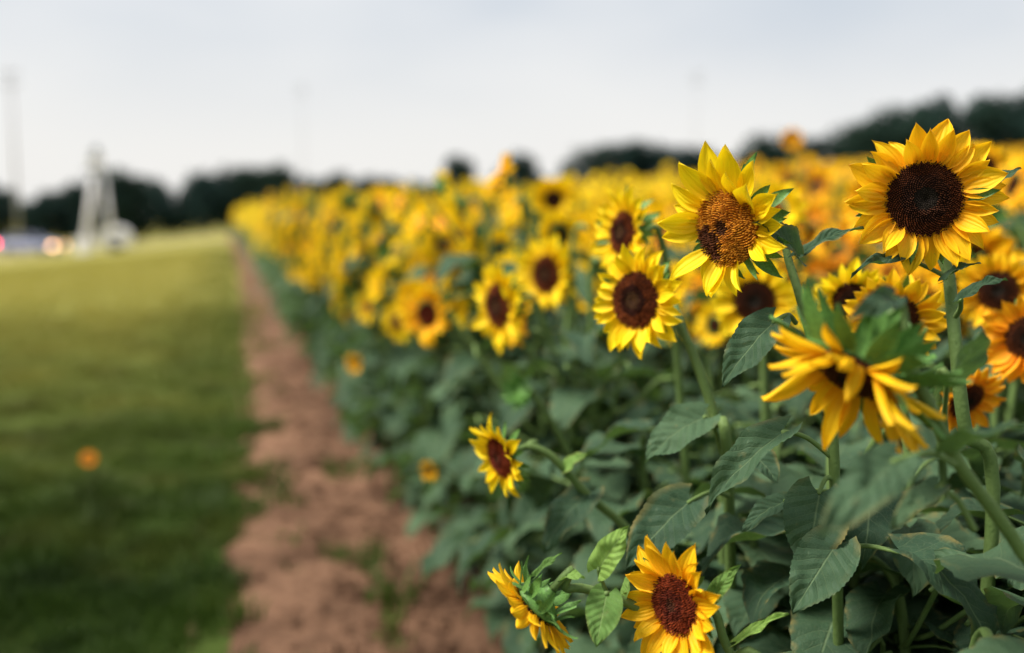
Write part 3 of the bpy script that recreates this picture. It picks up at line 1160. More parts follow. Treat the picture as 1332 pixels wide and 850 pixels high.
H_ = hero('nodding low sunflower seen from its green bracts, yellow petals pointing down left above the path', 697, 787, 1.34, 0.072, (-0.68, -0.70, -0.10), 'dark', 'golden', base=(0.98, 1.5),
          via=[(930, 900, 1.42), (868, 815, 1.38), (810, 782, 1.36), (760, 766, 1.35), (735, 764, 1.345)], seed=9, count=26, cup=0.22, ragged=0.22, length=0.66, radius=0.45, leaves=0, r0=0.008, r1=0.0052,
          bract_n=24, bract_len=0.55, bract_tilt=-0.45, bract_spread=0.5)
hero_leaf(H_, (779, 741), (819, 683), 1.34, 1.30, 46, CV(-.35, .25, .9), 0.06, 0.14, young=True, seed=18, serr=0.012, pet=[(782, 755, 1.35), (788, 770, 1.355)])
hero_leaf(H_, (789, 772), (775, 842), 1.33, 1.29, 56, CV(-.05, .25, .95), 0.06, 0.12, young=True, seed=19, serr=0.015, pet=[(795, 775, 1.35)])
hero_leaf(H_, (728, 757), (762, 752), 1.345, 1.30, 22, CV(0, .8, .6), 0.1, 0.3, young=True, seed=20, serr=0.012)
hero_leaf(H_, (697, 750), (733, 719), 1.34, 1.33, 14, CV(-.3, .7, .6), 0.1, 0.3, young=True, seed=21, serr=0.01)
hero_leaf(H_, (815, 777), (826, 742), 1.36, 1.38, 18, CV(-.8, .2, .5), 0.1, 0.3, young=True, seed=22, serr=0.012)

I_ = hero('small sunflower leaning out over the path on a curved bare stem, facing left', 652, 594, 1.75, 0.077, (-0.82, -0.26, 0.5), 'red', 'yellow', base=(1.02, 2.0),
          via=[(880, 800, 1.85), (825, 700, 1.83), (765, 645, 1.80), (720, 596, 1.78), (690, 580, 1.77)], seed=10, count=26, cup=0.22, ragged=0.2, length=0.60, radius=0.44, leaves=0, r0=0.009, r1=0.006)
hero_leaf(I_, (768, 640), (705, 720), 1.80, 1.74, 60, CV(-.3, .6, .7), 0.1, 0.15, seed=23)
hero_leaf(I_, (735, 612), (765, 590), 1.78, 1.74, 24, CV(-.3, .6, .7), 0.1, 0.2, young=True, seed=24)

# sharp leaves in the middle of the picture
hero_leaf(B, (1021, 562), (914, 668), 1.42, 1.38, 56, CV(-.62, .35, .7), 0.10, 0.34, seed=30, wave=0.06, pet=[(1050, 570, 1.43), (1085, 598, 1.44)])
hero_leaf(B, (1066, 640), (1046, 742), 1.43, 1.40, 98, CV(-.1, .3, .95), 0.06, 0.10, seed=31, pet=[(1075, 622, 1.44), (1088, 625, 1.445)])
hero_leaf(B, (1090, 705), (1030, 800), 1.40, 1.36, 85, CV(-.15, .55, .8), 0.08, 0.12, seed=35, pet=[(1098, 690, 1.42)])
hero_leaf(B, (1022, 652), (963, 694), 1.45, 1.43, 34, CV(-.3, .7, .6), 0.10, 0.25, seed=32, pet=[(1050, 640, 1.45), (1088, 640, 1.45)])
hero_leaf(C, (898, 652), (812, 742), 1.56, 1.52, 80, CV(-.35, .5, .8), 0.08, 0.14, seed=33, pet=[(925, 640, 1.6), (948, 645, 1.65)])
hero_leaf(C, (975, 585), (1012, 628), 1.55, 1.5, 50, CV(0, .7, .7), 0.06, 0.12, seed=34, pet=[(955, 585, 1.6)])

J = hero('soft-focus yellow sunflower with an oval dark disc, third flower left along the path edge', 650, 398, 2.5, 0.118, (-0.82, -0.1, 0.55), 'ring', 'yellow', seed=11, count=32, cup=0.12, length=0.56, leaves=9)
K = hero('soft-focus sunflower behind the oval-disc one, its lower petals hanging', 712, 357, 2.8, 0.115, (-0.72, -0.05, 0.68), 'ring', 'yellow', seed=12, count=30, cup=0.1, length=0.58, leaves=9)
hero('green unopened bud among the leaves above the leaning path-edge flower', 678, 512, 2.2, 0.05, (-0.6, 0.2, 0.7), 'dark', 'yellow', seed=40, leaves=6, bud=True)
Lf = hero('round blurred sunflower facing the camera squarely, standing above the yellow rows', 720, 260, 4.0, 0.090, (-0.05, 0.0, 1.0), 'dark', 'yellow', seed=13, count=32, cup=0.1, length=0.55, leaves=10, detail=1)
Mf = hero('blurred golden sunflower with a small oval disc at the left front of the row', 556, 409, 3.2, 0.102, (-0.55, -0.1, 0.8), 'red', 'golden', base=(1.08, 3.0), seed=14, leaves=10, detail=1)
N_ = hero('golden sunflower half hidden behind the top right of the large upright one', 1273, 219, 2.4, 0.078, (-0.35, 0.05, 0.9), 'dark', 'golden', seed=15, count=32, cup=0.1, length=0.5, leaves=6)
B2 = hero('blurred sunflower with a wide dark disc below and behind the orange-disc flower', 982, 392, 2.2, 0.100, (-0.35, -0.1, 0.9), 'dark', 'yellow', seed=16, count=32, cup=0.1, length=0.58, leaves=8)
hero('blurred sunflower at the right edge, lower right of the large upright one', 1298, 378, 2.0, 0.085, (-0.4, -0.1, 0.9), 'dark', 'golden', seed=17, count=30, leaves=6)
hero('cropped orange sunflower cut by the right edge of the picture', 1338, 440, 1.75, 0.080, (-0.6, -0.1, 0.8), 'dark', 'orange', seed=18, count=28, leaves=5)
hero('low orange sunflower hanging in the dark leaves at right', 1255, 520, 1.75, 0.075, (0.30, -0.55, 0.75), 'dark', 'orange', base=(1.30, 1.5), seed=19, count=26, cup=0.2, leaves=4)
hero('small yellow sunflower behind the oval-disc flower, its dark disc just showing', 650, 326, 3.6, 0.085, (-0.4, 0, 0.9), 'dark', 'yellow', seed=20, leaves=8, detail=1)
hero('blurred sunflower in the yellow crowd with a dark smudge of a disc, left of centre', 535, 288, 4.6, 0.10, (-0.3, -0.2, 0.9), 'dark', 'yellow', base=(1.3, 4.4), seed=21, leaves=8, detail=1)
hero('blurred sunflower partly covered, between the round one and the hanging-petal one', 728, 305, 3.2, 0.085, (-0.4, -0.3, 0.85), 'dark', 'yellow', seed=22, leaves=8, detail=1)
hero('tall golden sunflower in profile, rising above the left rows', 652, 232, 3.4, 0.090, (-0.75, 0.45, 0.25), 'dark', 'golden', seed=23, leaves=8, detail=1)
hero('pointed yellow sunflower in profile, just left of the tall golden one', 578, 245, 3.8, 0.080, (0.8, 0.4, -0.3), 'dark', 'yellow', base=(1.3, 3.7), seed=24, leaves=8, detail=1)
hero('lone small sunflower standing tallest against the dark trees, above the right rows', 1030, 182, 6.5, 0.075, (-0.2, 0, 0.9), 'dark', 'golden', seed=25, leaves=8, detail=0)
hero('small yellow sunflower hanging low at the path edge, left of the leaning one', 559, 611, 2.9, 0.036, (-0.5, -0.3, 0.7), 'red', 'golden', base=(1.02, 3.0), seed=26, leaves=2, detail=1, r0=0.006, r1=0.003)
hero('tiny orange sunflower low on the leafy flank far along the path', 462, 472, 4.3, 0.045, (-0.5, -0.2, 0.8), 'red', 'golden', base=(1.02, 4.4), seed=27, leaves=2, detail=1, r0=0.006, r1=0.003)
gp = P(115, 597, 5.9)
hero('single tiny orange sunflower growing alone in the grass at left', 115, 597, 5.7, 0.05, (0.2, 0.5, 0.8), 'red', 'orange', base=(P(115, 640, 5.7).x, P(115, 640, 5.7).y), via=[(117, 612, 5.71), (116, 603, 5.71)], seed=28, leaves=0, detail=0, r0=0.004, r1=0.003)


# low leafy plants that fill the dark bottom right corner
rl2 = random.Random(404)
for q in range(56):
    bx, by, sc = 0.98 + 0.21 * (q % 4) + rl2.uniform(-.05, .10), 0.55 + 0.033 * q + rl2.uniform(-.04, .04), rl2.uniform(0.56, 0.74)
    p = rl2.choice(PROTOS)
    root = bpy.data.objects.new('sunflower', None)
    COL.objects.link(root)
    root.empty_display_size = 0.1
    M4 = Matrix.Translation((bx, by, gz(bx, by))) @ Matrix.Rotation(rl2.uniform(0, 6.28), 4, 'Z') @ Matrix.Diagonal((0.95, 0.95, sc, 1))
    root.matrix_basis = M4
    tag(root, 'low leafy sunflower plant without open bloom in the dark leaves at bottom right', 'sunflower', 'leafy plants in the bottom right shade')
    obj('stem', p.stem, root)
    for m, k in p.leaves:
        wp = M4 @ (m @ Vector((0.9, 0, 0.1)))
        if blocks_hero(wp, 0.07) or blocks_hero(M4 @ (m @ Vector((0.5, 0, 0.25))), 0.05) or wp.x < 0.6 or (wp - CP).dot(CF) < 1.1:
            continue
        obj('leaf', LEAF_ME[k], root, m)
    if len(root.children) < 4:                     # too bare to show
        for ch in list(root.children):
            bpy.data.objects.remove(ch)
        bpy.data.objects.remove(root)

# ------------------------------------------------------------------ the rows
rows = random.Random(77)
cand = []
xr = 1.12
k = 0
while xr < 43:
    y = -0.4
    while y < 80:
        x = xr + rows.gauss(0, 0.06)
        yy = y + rows.uniform(-0.08, 0.08)
        z = gz(x, yy)
        px, py, d = proj((x, yy, z + 1.5))
        y += (0.22 if k < 2 else 0.27) if d < 12 else (0.36 if d < 30 else 0.55)
        if d < 0.75 or px < -40 or px > 1470:
            continue
        if k == 0 and yy < 2.45:
            if yy < 1.0:
                continue
            x += 0.07
        elif k == 0:
            x -= 0.17
        if k == 1 and yy < 1.0:
            continue
        cand.append((x, yy, z, px, py, d, k))
    xr += 0.60 if xr < 12 else 0.8
    k += 1

# the ones that show largest: near ones, with the outer rows counting as nearer
cand.sort(key=lambda c: c[5] * (1.0 if c[6] < 2 else 1.0 + 0.10 * c[6]))
N_IND = 268
TONE = {'yellow': 'bright yellow', 'golden': 'golden', 'orange': 'orange'}


def describe(d, k, y, px, key):
    t = TONE[key]
    if d < 2.6:
        return t + ' sunflower in shade close behind the sharp front flowers, mostly hidden by leaves', 'sunflowers close behind the front flowers'
    if k == 0:
        far = 'near the leaning path-edge flower' if y < 5 else ('midway to the trees' if y < 10 else 'at the hazy far end')
        return 'blurred %s sunflower in the outermost row along the path, %s' % (t, far), 'sunflowers of the outermost row'
    w_ = ('left of the oval-disc flower' if px < 600 else 'behind the ringed red-brown flower' if px < 880 else 'between the two large sharp flowers' if px < 1100 else 'right of the large upright flower')
    return 'blurred %s sunflower in the crowded inner rows, %s' % (t, w_), 'sunflowers of the inner rows'


for (x, y, z, px, py, d, k) in cand[:N_IND]:
    az = FACE_AZ + rows.gauss(0, 0.65)
    sc = rows.uniform(0.88, 1.12)
    if k == 0:
        sc = rows.uniform(0.74, 1.10)
    if d < 2.6:
        sc = rows.uniform(0.74, 0.93)
    for _ in range(12):
        tp = proj((x, y, z + 1.72 * sc))[1]
        if tp > (236 if px < 960 else 205):
            break
        sc *= 0.96
    if k == 0 and y < 2.45:
        sc = rows.uniform(0.62, 0.80)
    key = pick_key(px, rows)
    lab, grp = describe(d, k, y, px, key)
    generic_plant(Vector((x, y, z)), az, sc, lab, grp, rows, d, px, key)


def low_plant(seed):
    rg = random.Random(seed)
    v, f, mi, uv, col = [], [], [], [], []

    def add(vs_, fs_, m, us, cs):
        o = len(v)
        v.extend(vs_)
        f.extend([tuple(o + q for q in t) for t in fs_])
        mi.extend([m] * len(fs_))
        uv.extend(us)
        col.extend(cs)
    H = rg.uniform(1.5, 1.72)
    # stem
    a = [(0.01 * math.cos(t), 0.01 * math.sin(t)) for t in (0, 2.1, 4.2)]
    add([(x, y, 0) for x, y in a] + [(x + .06, y, H - .02) for x, y in a], [(0, 1, 4), (0, 4, 3), (1, 2, 5), (1, 5, 4), (2, 0, 3), (2, 3, 5)], 3, [(.5, .5)] * 6, [(1, 1, 1)] * 6)
    for k in range(11):
        t = 0.2 + 0.72 * k / 11
        az = k * 2.4 + rg.uniform(-.4, .4)
        L = 0.27 - 0.12 * t
        w_ = L * 0.36
        dr = rg.uniform(0.1, 0.6)
        loc = [(0.06, 0, 0.03), (0.06 + L * .4, w_, 0.05), (0.06 + L * .42, 0, 0.03), (0.06 + L * .4, -w_, 0.05), (0.06 + L, 0, 0.03 - L * dr)]
        ca, sa = math.cos(az), math.sin(az)
        add([(p[0] * ca - p[1] * sa, p[0] * sa + p[1] * ca, p[2] + H * t) for p in loc], [(0, 2, 1), (0, 3, 2), (1, 2, 4), (2, 3, 4)], 0,
            [(0, .5), (.4, 1), (.4, .5), (.4, 0), (1, .5)], [(1, 1, 1)] * 5)
    e = rg.uniform(-0.3, 0.5)
    heads = [(Vector((0.12, 0, H)), rg.uniform(.105, .13))]
    for j in range(rg.choice((3, 4, 4))):
        az = rg.uniform(-1.4, 1.4)
        heads.append((Vector((.22 * math.cos(az), .22 * math.sin(az), H * rg.uniform(.62, .9))), rg.uniform(.085, .11)))
    n = 16
    for hp_, hr_ in heads:
      fr = Matrix.Translation(hp_) @ frame(Vector((math.cos(e), 0, math.sin(e)))) @ Matrix.Scale(hr_, 4)

      pv, pf, pu = [], [], []
      for k in range(n):
          an = 2 * math.pi * k / n
          da = math.pi / n * 0.95
          o = len(pv)
          up = rg.uniform(-.1, .3)
          for (r, a2, z) in ((0.42, an - da * .7, 0), (0.75, an - da, up * .4), (1.0, an, up), (0.75, an + da, up * .4), (0.42, an + da * .7, 0)):
              pv.append(tuple(fr @ Vector((r * math.cos(a2), r * math.sin(a2), z))))
          pu += [(0, .2), (.5, .1), (1, .5), (.5, .9), (0, .8)]
          pf += [(o, o + 1, o + 2), (o, o + 2, o + 3), (o, o + 3, o + 4)]
      add(pv, pf, 1, pu, [(1, 1, 1)] * len(pv))
      dv = [tuple(fr @ Vector((0, 0, .13)))] + [tuple(fr @ Vector((.40 * math.cos(q * math.pi / 4), .40 * math.sin(q * math.pi / 4), 0.02))) for q in range(8)]
      add(dv, [(0, 1 + q, 1 + (q + 1) % 8) for q in range(8)], 2, [(.5, .5)] * 9, [(0.05, 0.016, 0.006)] + [(0.13, 0.032, 0.01)] * 8)
      bv = [tuple(fr @ Vector((0, 0, -.35)))] + [tuple(fr @ Vector((.5 * math.cos(q * math.pi / 3), .5 * math.sin(q * math.pi / 3), -0.02))) for q in range(6)]
      add(bv, [(0, 1 + (q + 1) % 6, 1 + q) for q in range(6)], 3, [(.5, .5)] * 7, [(1, 1, 1)] * 7)
    return np.array(v), np.array(f), np.array(mi), np.array(uv), np.array(col)


LOW = {q: low_plant(q) for q in range(5)}
V_, F_, MI_, UV_, CO_ = [], [], [], [], []
off = 0
rest = cand[N_IND:]
kinds = np.array([rows.randrange(5) for _ in rest])
gold = np.array([0 if pick_key(c[3], rows) == 'yellow' else 1 for c in rest])
for q in range(5):
    for gk in (0, 1):
        sel = [c for c, a_, b_ in zip(rest, kinds, gold) if a_ == q and b_ == gk]
        if not sel:
            continue
        v, f, mi, uv, col = LOW[q]
        n = len(sel)
        az = FACE_AZ + RNG.normal(0, 0.42, n)
        sc = RNG.uniform(0.9, 1.14, n)
        ca, sa = (np.cos(az) * sc)[:, None], (np.sin(az) * sc)[:, None]
        X = v[None, :, 0] * ca - v[None, :, 1] * sa + np.array([c[0] for c in sel])[:, None]
        Y = v[None, :, 0] * sa + v[None, :, 1] * ca + np.array([c[1] for c in sel])[:, None]
        Z = v[None, :, 2] * sc[:, None] + np.array([c[2] for c in sel])[:, None]
        V_.append(np.stack([X, Y, Z], 2).reshape(-1, 3))
        F_.append((np.arange(n)[:, None, None] * len(v) + f[None]).reshape(-1, 3) + off)
        m2 = mi.copy()
        if gk:
            m2[m2 == 1] = 4
        MI_.append(np.tile(m2, n))
        UV_.append(np.tile(uv, (n, 1)))
        CO_.append(np.tile(col, (n, 1)))
        off += n * len(v)
o = obj('sunflower_field', np_mesh('sunflower_field', np.concatenate(V_), np.concatenate(F_), [M['leaf'], M['yellow'], M['disc'], M['stem'], M['golden']], np.concatenate(MI_), True, np.concatenate(UV_), np.concatenate(CO_)))
tag(o, 'far mass of yellow sunflowers filling the field towards the trees', 'sunflowers', kind='stuff')
print('PLANTS', len(cand), 'stuff', len(rest))


# ------------------------------------------------------------------ trees
def tree_mat():
    g = NT('tree_foliage')
    info = g.n('ObjectInfo')
    a = g.noise(4.0, 3)
    c = g.mix(a, (0.008, 0.021, 0.022), (0.019, 0.040, 0.034))
    c = g.mix(g.remap(info.outputs['Random'], 0, 1, 0, .5), c, (0.022, 0.042, 0.024))
    return g.finish(c, rough=0.8, spec=0.06, transl=0.12)


M['crown'] = tree_mat()
M['bark'] = plain('bark', (0.09, 0.07, 0.055), 0.9, 0.1)


def crown_mesh(seed, n=3600):
    rg = np.random.default_rng(seed)
    nb = 20
    cen = np.stack([rg.uniform(-.36, .36, nb), rg.uniform(-.36, .36, nb), rg.uniform(0.12, 0.84, nb)], 1)
    cen[:, :2] *= (1.05 - 0.55 * np.abs(cen[:, 2:3] - 0.4) * 1.4)
    rad = rg.uniform(.12, .22, nb)
    k = rg.integers(0, nb, n)
    d = rg.normal(size=(n, 3))
    d /= np.linalg.norm(d, axis=1)[:, None]
    c = cen[k] + d * rad[k][:, None] * (rg.random(n) ** 0.35)[:, None]
    c[:, 2] = np.maximum(c[:, 2], 0.03)
    s = rg.uniform(0.014, 0.03, n)
    a = rg.normal(size=(n, 3))
    a /= np.linalg.norm(a, axis=1)[:, None]
    b = np.cross(a, d)
    b /= np.linalg.norm(b, axis=1)[:, None] + 1e-9
    v = np.stack([c - a * s[:, None] * 1.4, c + b * s[:, None], c + a * s[:, None] * 1.4, c - b * s[:, None]], 1).reshape(-1, 3)
    o_ = np.arange(n)[:, None] * 4
    f = np.concatenate([o_ + np.array([0, 1, 2]), o_ + np.array([0, 2, 3])])
    return np_mesh('crown', v, f, [M['crown']])


CROWNS = [crown_mesh(q) for q in range(5)]
TRUNKS = []
for q in range(3):
    rg = random.Random(q)
    mb = MB()
    pth = smooth_path([Vector((0, 0, -0.03)), Vector((rg.uniform(-.02, .02), 0, .2)), Vector((rg.uniform(-.04, .04), rg.uniform(-.03, .03), .45)), Vector((rg.uniform(-.05, .05), 0, .75))], 4)
    tube(mb, pth, [0.03 * (1 - .8 * i / len(pth)) for i in range(len(pth))], 8)
    for j in range(5):
        a = rg.uniform(0, 6.28)
        p0 = pth[5 + j]
        tube(mb, [p0, p0 + Vector((math.cos(a) * .15, math.sin(a) * .15, .1)), p0 + Vector((math.cos(a) * .26, math.sin(a) * .26, .22))], [0.012, 0.008, 0.003], 5)
    TRUNKS.append(mb.mesh('trunk', [M['bark']]))

rt = random.Random(31)


def tree(px, top, d, wpx, label, group=None):
    q = P(px, 300, d)
    z0 = gz(q.x, min(q.y, 84))
    H = (P(px, top, d).z - z0) * 1.12
    W = wpx / FPX * d
    root = bpy.data.objects.new('tree', None)
    COL.objects.link(root)
    root.matrix_basis = Matrix.Translation((q.x, q.y, z0 - 0.1)) @ Matrix.Rotation(rt.uniform(0, 6.28), 4, 'Z')
    tag(root, label, 'tree', group)
    obj('crown', rt.choice(CROWNS), root, Matrix.Diagonal((W / 0.92, W / 0.92, H * 1.03, 1)))
    obj('trunk', rt.choice(TRUNKS), root, Matrix.Diagonal((H, H, H, 1)))


LT = 'dark blurred tree of the left treeline behind the mown grass'
for px, top, wp in ((-40, 238, 80), (-8, 247, 60), (30, 268, 60), (62, 262, 60), (85, 246, 70), (120, 236, 70), (160, 228, 75), (190, 234, 60), (218, 244, 50), (245, 245, 50)):
    tree(px, top, rt.uniform(105, 120), wp * 1.15, LT, 'trees of the left treeline')
LT2 = 'tall dark tree in the clump where the yellow row meets the left treeline'
for px, top, wp in ((270, 226, 62), (300, 219, 70), (335, 222, 66), (368, 220, 60)):
    tree(px, top, rt.uniform(100, 112), wp * 1.15, LT2, 'trees at the end of the path')
LT3 = 'low distant tree barely showing over the yellow rows left of centre'
for px, top, wp in ((405, 236, 60), (440, 230, 55), (480, 234, 60), (520, 236, 60), (555, 238, 50)):
    tree(px, top, rt.uniform(125, 140), wp * 1.2, LT3, 'low trees behind the rows')
tree(601, 206, 100, 48, 'small round dark tree alone above the rows, left of the tall golden sunflower')
tree(680, 206, 125, 70, 'pale green round tree above the rows between the two dark clumps')
LT4 = 'dark tree in the wide clump on the horizon, above the centre of the field'
for px, top, wp in ((765, 190, 70), (800, 187, 75), (835, 190, 70), (870, 198, 60), (905, 196, 50)):
    tree(px, top, rt.uniform(92, 100), wp * 1.15, LT4, 'trees above the centre of the field')
LT5 = 'small dark tree on the horizon between the two large sharp flowers'
for px, top, wp in ((965, 200, 60), (1005, 178, 70), (1045, 184, 60), (1085, 186, 60)):
    tree(px, top, rt.uniform(88, 95), wp * 1.15, LT5, 'trees between the two sharp flowers')
LT6 = 'tall dark tree of the wood at the top right, behind the large upright sunflower'
for px, top, wp in ((1125, 165, 70), (1160, 150, 90), (1205, 142, 95), (1250, 140, 95), (1295, 136, 95), (1340, 132, 100), (1390, 138, 100)):
    tree(px, top, rt.uniform(78, 88), wp * 1.2, LT6, 'trees of the wood at top right')

# unseen tree added left of the frame to darken the near grass
sh = bpy.data.objects.new('tree', None)
COL.objects.link(sh)
sh.matrix_basis = Matrix.Translation((-5.6, 2.6, gz(-5.6, 2.6) - 0.05))
tag(sh, 'broad unseen tree added past the left edge to shade the near grass', 'tree')
obj('crown', CROWNS[1], sh, Matrix.Translation((0, 0, 1.6)) @ Matrix.Diagonal((6.4, 6.4, 5.2, 1)))
obj('trunk', TRUNKS[0], sh, Matrix.Diagonal((6.0, 6.0, 6.6, 1)))

# ------------------------------------------------------------------ poles
M['pole'] = plain('hazed_pole', (0.34, 0.34, 0.36), 0.85, 0.1)  # grey lightened so the far poles look faint, haze put into the colour
M['white'] = plain('white_paint', (0.82, 0.80, 0.83), 0.5, 0.3, 0.06)
M['grey'] = plain('grey_metal', (0.10, 0.12, 0.13), 0.45, 0.4, 0.1)
M['body'] = plain('silver_blue_paint', (0.24, 0.26, 0.38), 0.45, 0.3, 0.03, coat=0.2)
M['glass'] = plain('dark_glass', (0.025, 0.03, 0.045), 0.1, 0.5, 0.05)
M['rubber'] = plain('tyre_rubber', (0.02, 0.02, 0.02), 0.85, 0.2, 0.1)
M['lamp'] = plain('lit_headlight', (0.9, 0.8, 0.6), 0.3, 0.4, 0.02, emis=(1.0, 0.52, 0.22), estr=5.0)
M['red'] = plain('lit_tail_light', (0.5, 0.02, 0.03), 0.3, 0.4, 0.02, emis=(1.0, 0.05, 0.12), estr=11.0)


def box(mb, c, s, rot=None, mi=0):
    hx, hy, hz = s[0] / 2, s[1] / 2, s[2] / 2
    vs_ = [Vector((x * hx, y * hy, z * hz)) for x in (-1, 1) for y in (-1, 1) for z in (-1, 1)]
    if rot is not None:
        vs_ = [rot @ q for q in vs_]
    vs_ = [q + Vector(c) for q in vs_]
    mb.add(vs_, [(0, 1, 3, 2), (4, 6, 7, 5), (0, 4, 5, 1), (2, 3, 7, 6), (0, 2, 6, 4), (1, 5, 7, 3)], mi=mi)


def part(name, mb, mat, parent, smooth=False):
    return obj(name, mb.mesh(name, [mat], smooth), parent)


def thing(name, label, cat, loc, rz=0.0, group=None):
    o = bpy.data.objects.new(name, None)
    COL.objects.link(o)
    o.matrix_basis = Matrix.Translation(loc) @ Matrix.Rotation(rz, 4, 'Z')
    return tag(o, label, cat, group)


def on_ground(px, d):
    q = P(px, 300, d)
    return Vector((q.x, q.y, gz(q.x, min(q.y, 84))))


for px, top, d, rad, lab in ((24, 92, 85, 0.11, 'tall dark utility pole at the far left edge, rising over the treeline'), (396, 112, 150, 0.06, 'faint distant utility pole in the sky above the end of the row'),
                             (902, 95, 130, 0.06, 'faint distant utility pole in the sky left of the orange-disc flower')):
    g0 = on_ground(px, d)
    H = P(px, top, d).z - g0.z
    t = thing('utility_pole', lab, 'pole', g0, -YAW)
    mb = MB()
    tube(mb, [Vector((0, 0, -.2)), Vector((0, 0, H * .5)), Vector((0, 0, H))], [rad * 1.15, rad, rad * .75], 10)
    part('pole', mb, M['pole'], t, True)
    for zz_ in (0.5, 1.5):
        mb = MB()
        box(mb, (0, -rad - 0.02, H - zz_), (1.6, 0.08, 0.09))
        ca_ = part('crossarm', mb, M['pole'], t)
        for xx in (-.7, -0.35, 0.35, .7):
            mb = MB()
            tube(mb, [Vector((xx, -rad - 0.02, H - zz_ + .07)), Vector((xx, -rad - 0.02, H - zz_ + .25))], [0.05, 0.03], 6)
            part('insulator', mb, M['grey'], ca_)

# ------------------------------------------------------------------ white tower, trailer, car
g0 = on_ground(126, 60)
tw = thing('white_tower', 'white two-legged tower with a small cabin and grey cap left of the trees', 'tower', g0, -YAW)
TH = P(126, 190, 60).z - g0.z
for bx, tx, zt, r in ((-0.80, 0.05, TH * .76, 0.19), (0.95, 0.55, TH * .75, 0.12)):
    mb = MB()
    tube(mb, [Vector((bx, 0, 0)), Vector(((bx + tx) / 2, 0, zt / 2)), Vector((tx, 0, zt))], [r * 1.25, r, r * .85], 10)
    part('leg', mb, M['white'], tw, True)
for bx, wd in ((-0.80, 0.75), (0.95, 0.40)):
    mb = MB()
    box(mb, (bx, 0, 0.35), (wd, 1.0, 0.9))
    part('footing', mb, M['white'], tw)
mb = MB()
box(mb, (0.35, 0, TH * .77), (1.7, 0.7, 0.16))
part('crossbeam', mb, M['grey'], tw)
mb = MB()
box(mb, (0.12, 0, TH * .77 + .50), (0.62, 0.6, 0.82))
cb = part('cabin', mb, M['white'], tw)
mb = MB()
box(mb, (0.12, -0.311, TH * .77 + .62), (0.36, 0.02, 0.3))
part('window', mb, M['glass'], cb)
mb = MB()
tube(mb, [Vector((0.15, 0, TH * .77 + .915)), Vector((0.15, 0, TH - 0.25)), Vector((0.15, 0, TH))], [0.26, 0.22, 0.06], 10)
part('cap', mb, M['grey'], tw, True)
mb = MB()
tube(mb, [Vector((-0.41, 0, TH * .35)), Vector((0.77, 0, TH * .35))], [0.07, 0.07], 6)
part('brace', mb, M['grey'], tw)

g0 = on_ground(150, 57)
tr = thing('trailer', 'small white round-topped trailer at the foot of the white tower', 'trailer', g0, -YAW + 0.15)
mb = MB()
prof = [(-0.8, .38), (-0.82, .8)] + [(-0.8 + 1.6 * (0.5 - 0.5 * math.cos(math.pi * q / 10)), .8 + .62 * math.sin(math.pi * q / 10)) for q in range(1, 10)] + [(0.82, .8), (0.8, .38)]
n = len(prof)
mb.add([(x, -.6, z) for x, z in prof] + [(x, .6, z) for x, z in prof], [tuple(range(n)), tuple(range(2 * n - 1, n - 1, -1))] + [(q, q + n, (q + 1) % n + n, (q + 1) % n) for q in range(n)])
bd = part('body', mb, M['white'], tr)
mb = MB()
box(mb, (0.1, -.612, .92), (.5, .02, .3))
part('window', mb, M['glass'], bd)
for sy in (-1, 1):
    mb = MB()
    tube(mb, [Vector((0, sy * .62, .27)), Vector((0, sy * .80, .27))], [.27, .27], 16)
    wh = part('wheel', mb, M['rubber'], tr)
    mb = MB()
    tube(mb, [Vector((0, sy * .801, .27)), Vector((0, sy * .815, .27))], [.14, .14], 12)
    part('rim', mb, M['grey'], wh)
mb = MB()
tube(mb, [Vector((.8, 0, .42)), Vector((1.5, 0, .40))], [.04, .04], 6)
part('drawbar', mb, M['grey'], tr)

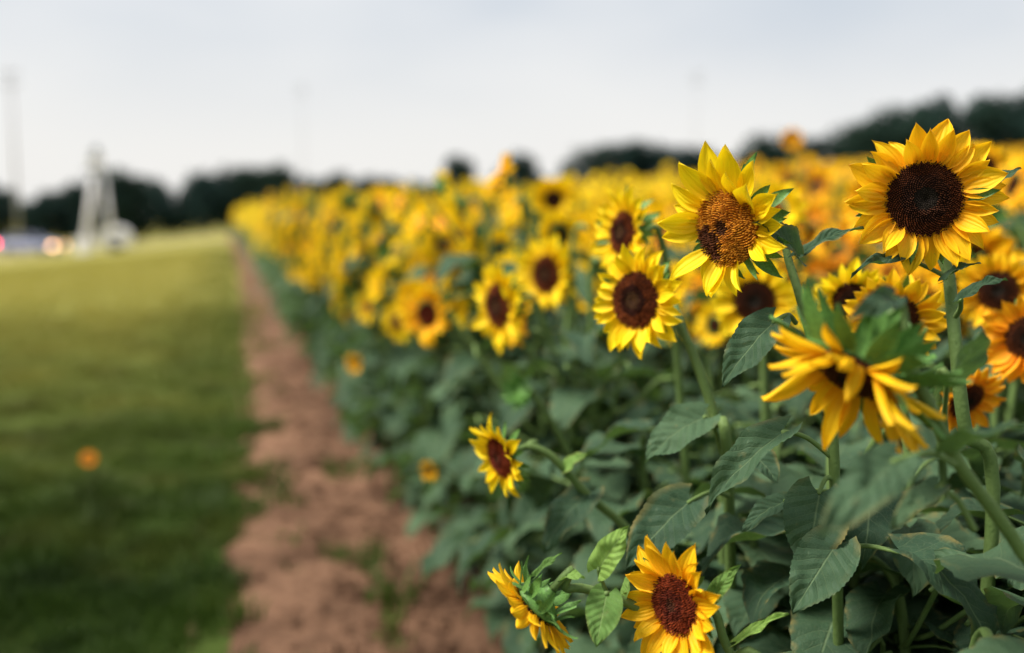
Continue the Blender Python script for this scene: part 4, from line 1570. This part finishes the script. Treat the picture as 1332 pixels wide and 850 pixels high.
g0 = on_ground(38, 68)
g0.z += 0.03
car = thing('parked_car', 'pale silver blue car with glowing lights at the far left edge', 'car', g0, -YAW - 0.10)
sta = [(-2.12, .48, .78, .70), (-2.05, .34, .92, .80), (-1.7, .24, .96, .86), (-1.0, .22, .95, .88), (0, .22, .93, .88), (0.9, .22, .91, .88), (1.25, .24, .88, .87), (1.8, .28, .80, .83), (2.08, .34, .70, .76), (2.17, .42, .62, .64)]
mb = MB()
vs_, fs_ = [], []
for x, zb, zt, hw in sta:
    zm = zb + (zt - zb) * .55
    for y, z in ((-hw * .93, zb), (-hw, zb + .1), (-hw, zm), (-hw * .95, zt - .05), (-hw * .85, zt), (hw * .85, zt), (hw * .95, zt - .05), (hw, zm), (hw, zb + .1), (hw * .93, zb)):
        vs_.append((x, y, z))
m_ = 10
for q in range(len(sta) - 1):
    for j in range(m_):
        fs_.append((q * m_ + j, q * m_ + (j + 1) % m_, (q + 1) * m_ + (j + 1) % m_, (q + 1) * m_ + j))
fs_ += [tuple(range(m_ - 1, -1, -1)), tuple((len(sta) - 1) * m_ + j for j in range(m_))]
mb.add(vs_, fs_)
bd = part('body', mb, M['body'], car, True)
mb = MB()
cab = [(-1.62, .93, .80), (-1.05, 1.36, .60), (0.28, 1.38, .60), (1.05, .90, .78)]
vs_ = [(x, -hw if z < 1 else -hw, z) for x, z, hw in cab] + [(x, hw, z) for x, z, hw in cab]
mb.add(vs_, [(0, 1, 2, 3), (7, 6, 5, 4), (0, 4, 5, 1), (1, 5, 6, 2), (2, 6, 7, 3), (0, 3, 7, 4)])
cabin = part('window', mb, M['glass'], car)
mb = MB()
box(mb, (-0.385, 0, 1.395), (1.38, 1.22, 0.05))
part('roof', mb, M['body'], car)
for x0, z0, x1, z1 in ((-1.66, .93, -1.07, 1.38), (0.30, 1.40, 1.09, .90), (-0.38, .93, -0.38, 1.38)):
    for sy in (-1, 1):
        mb = MB()
        h0, h1 = (.80, .61) if z0 < 1.2 else (.61, .80)
        tube(mb, [Vector((x0, sy * (h0 + .005), z0)), Vector((x1, sy * (h1 + .005), z1))], [.035, .03], 6)
        part('pillar', mb, M['body'], car)
for wx in (-1.35, 1.35):
    for sy in (-1, 1):
        mb = MB()
        tube(mb, [Vector((wx, sy * .72, .32)), Vector((wx, sy * .90, .32))], [.32, .32], 20)
        wh = part('wheel', mb, M['rubber'], car)
        mb = MB()
        tube(mb, [Vector((wx, sy * .901, .32)), Vector((wx, sy * .915, .32))], [.19, .17], 12)
        part('rim', mb, M['grey'], wh)
for sy in (-1, 1):
    mb = MB()
    box(mb, (2.04, sy * .70, .64), (.22, .20, .13))
    part('headlight', mb, M['lamp'], car)
    mb = MB()
    box(mb, (-2.04, sy * .74, .78), (.16, .18, .18))
    part('taillight', mb, M['red'], car)
    mb = MB()
    box(mb, (0.85, sy * .93, .98), (.12, .16, .12))
    part('mirror', mb, M['body'], car)
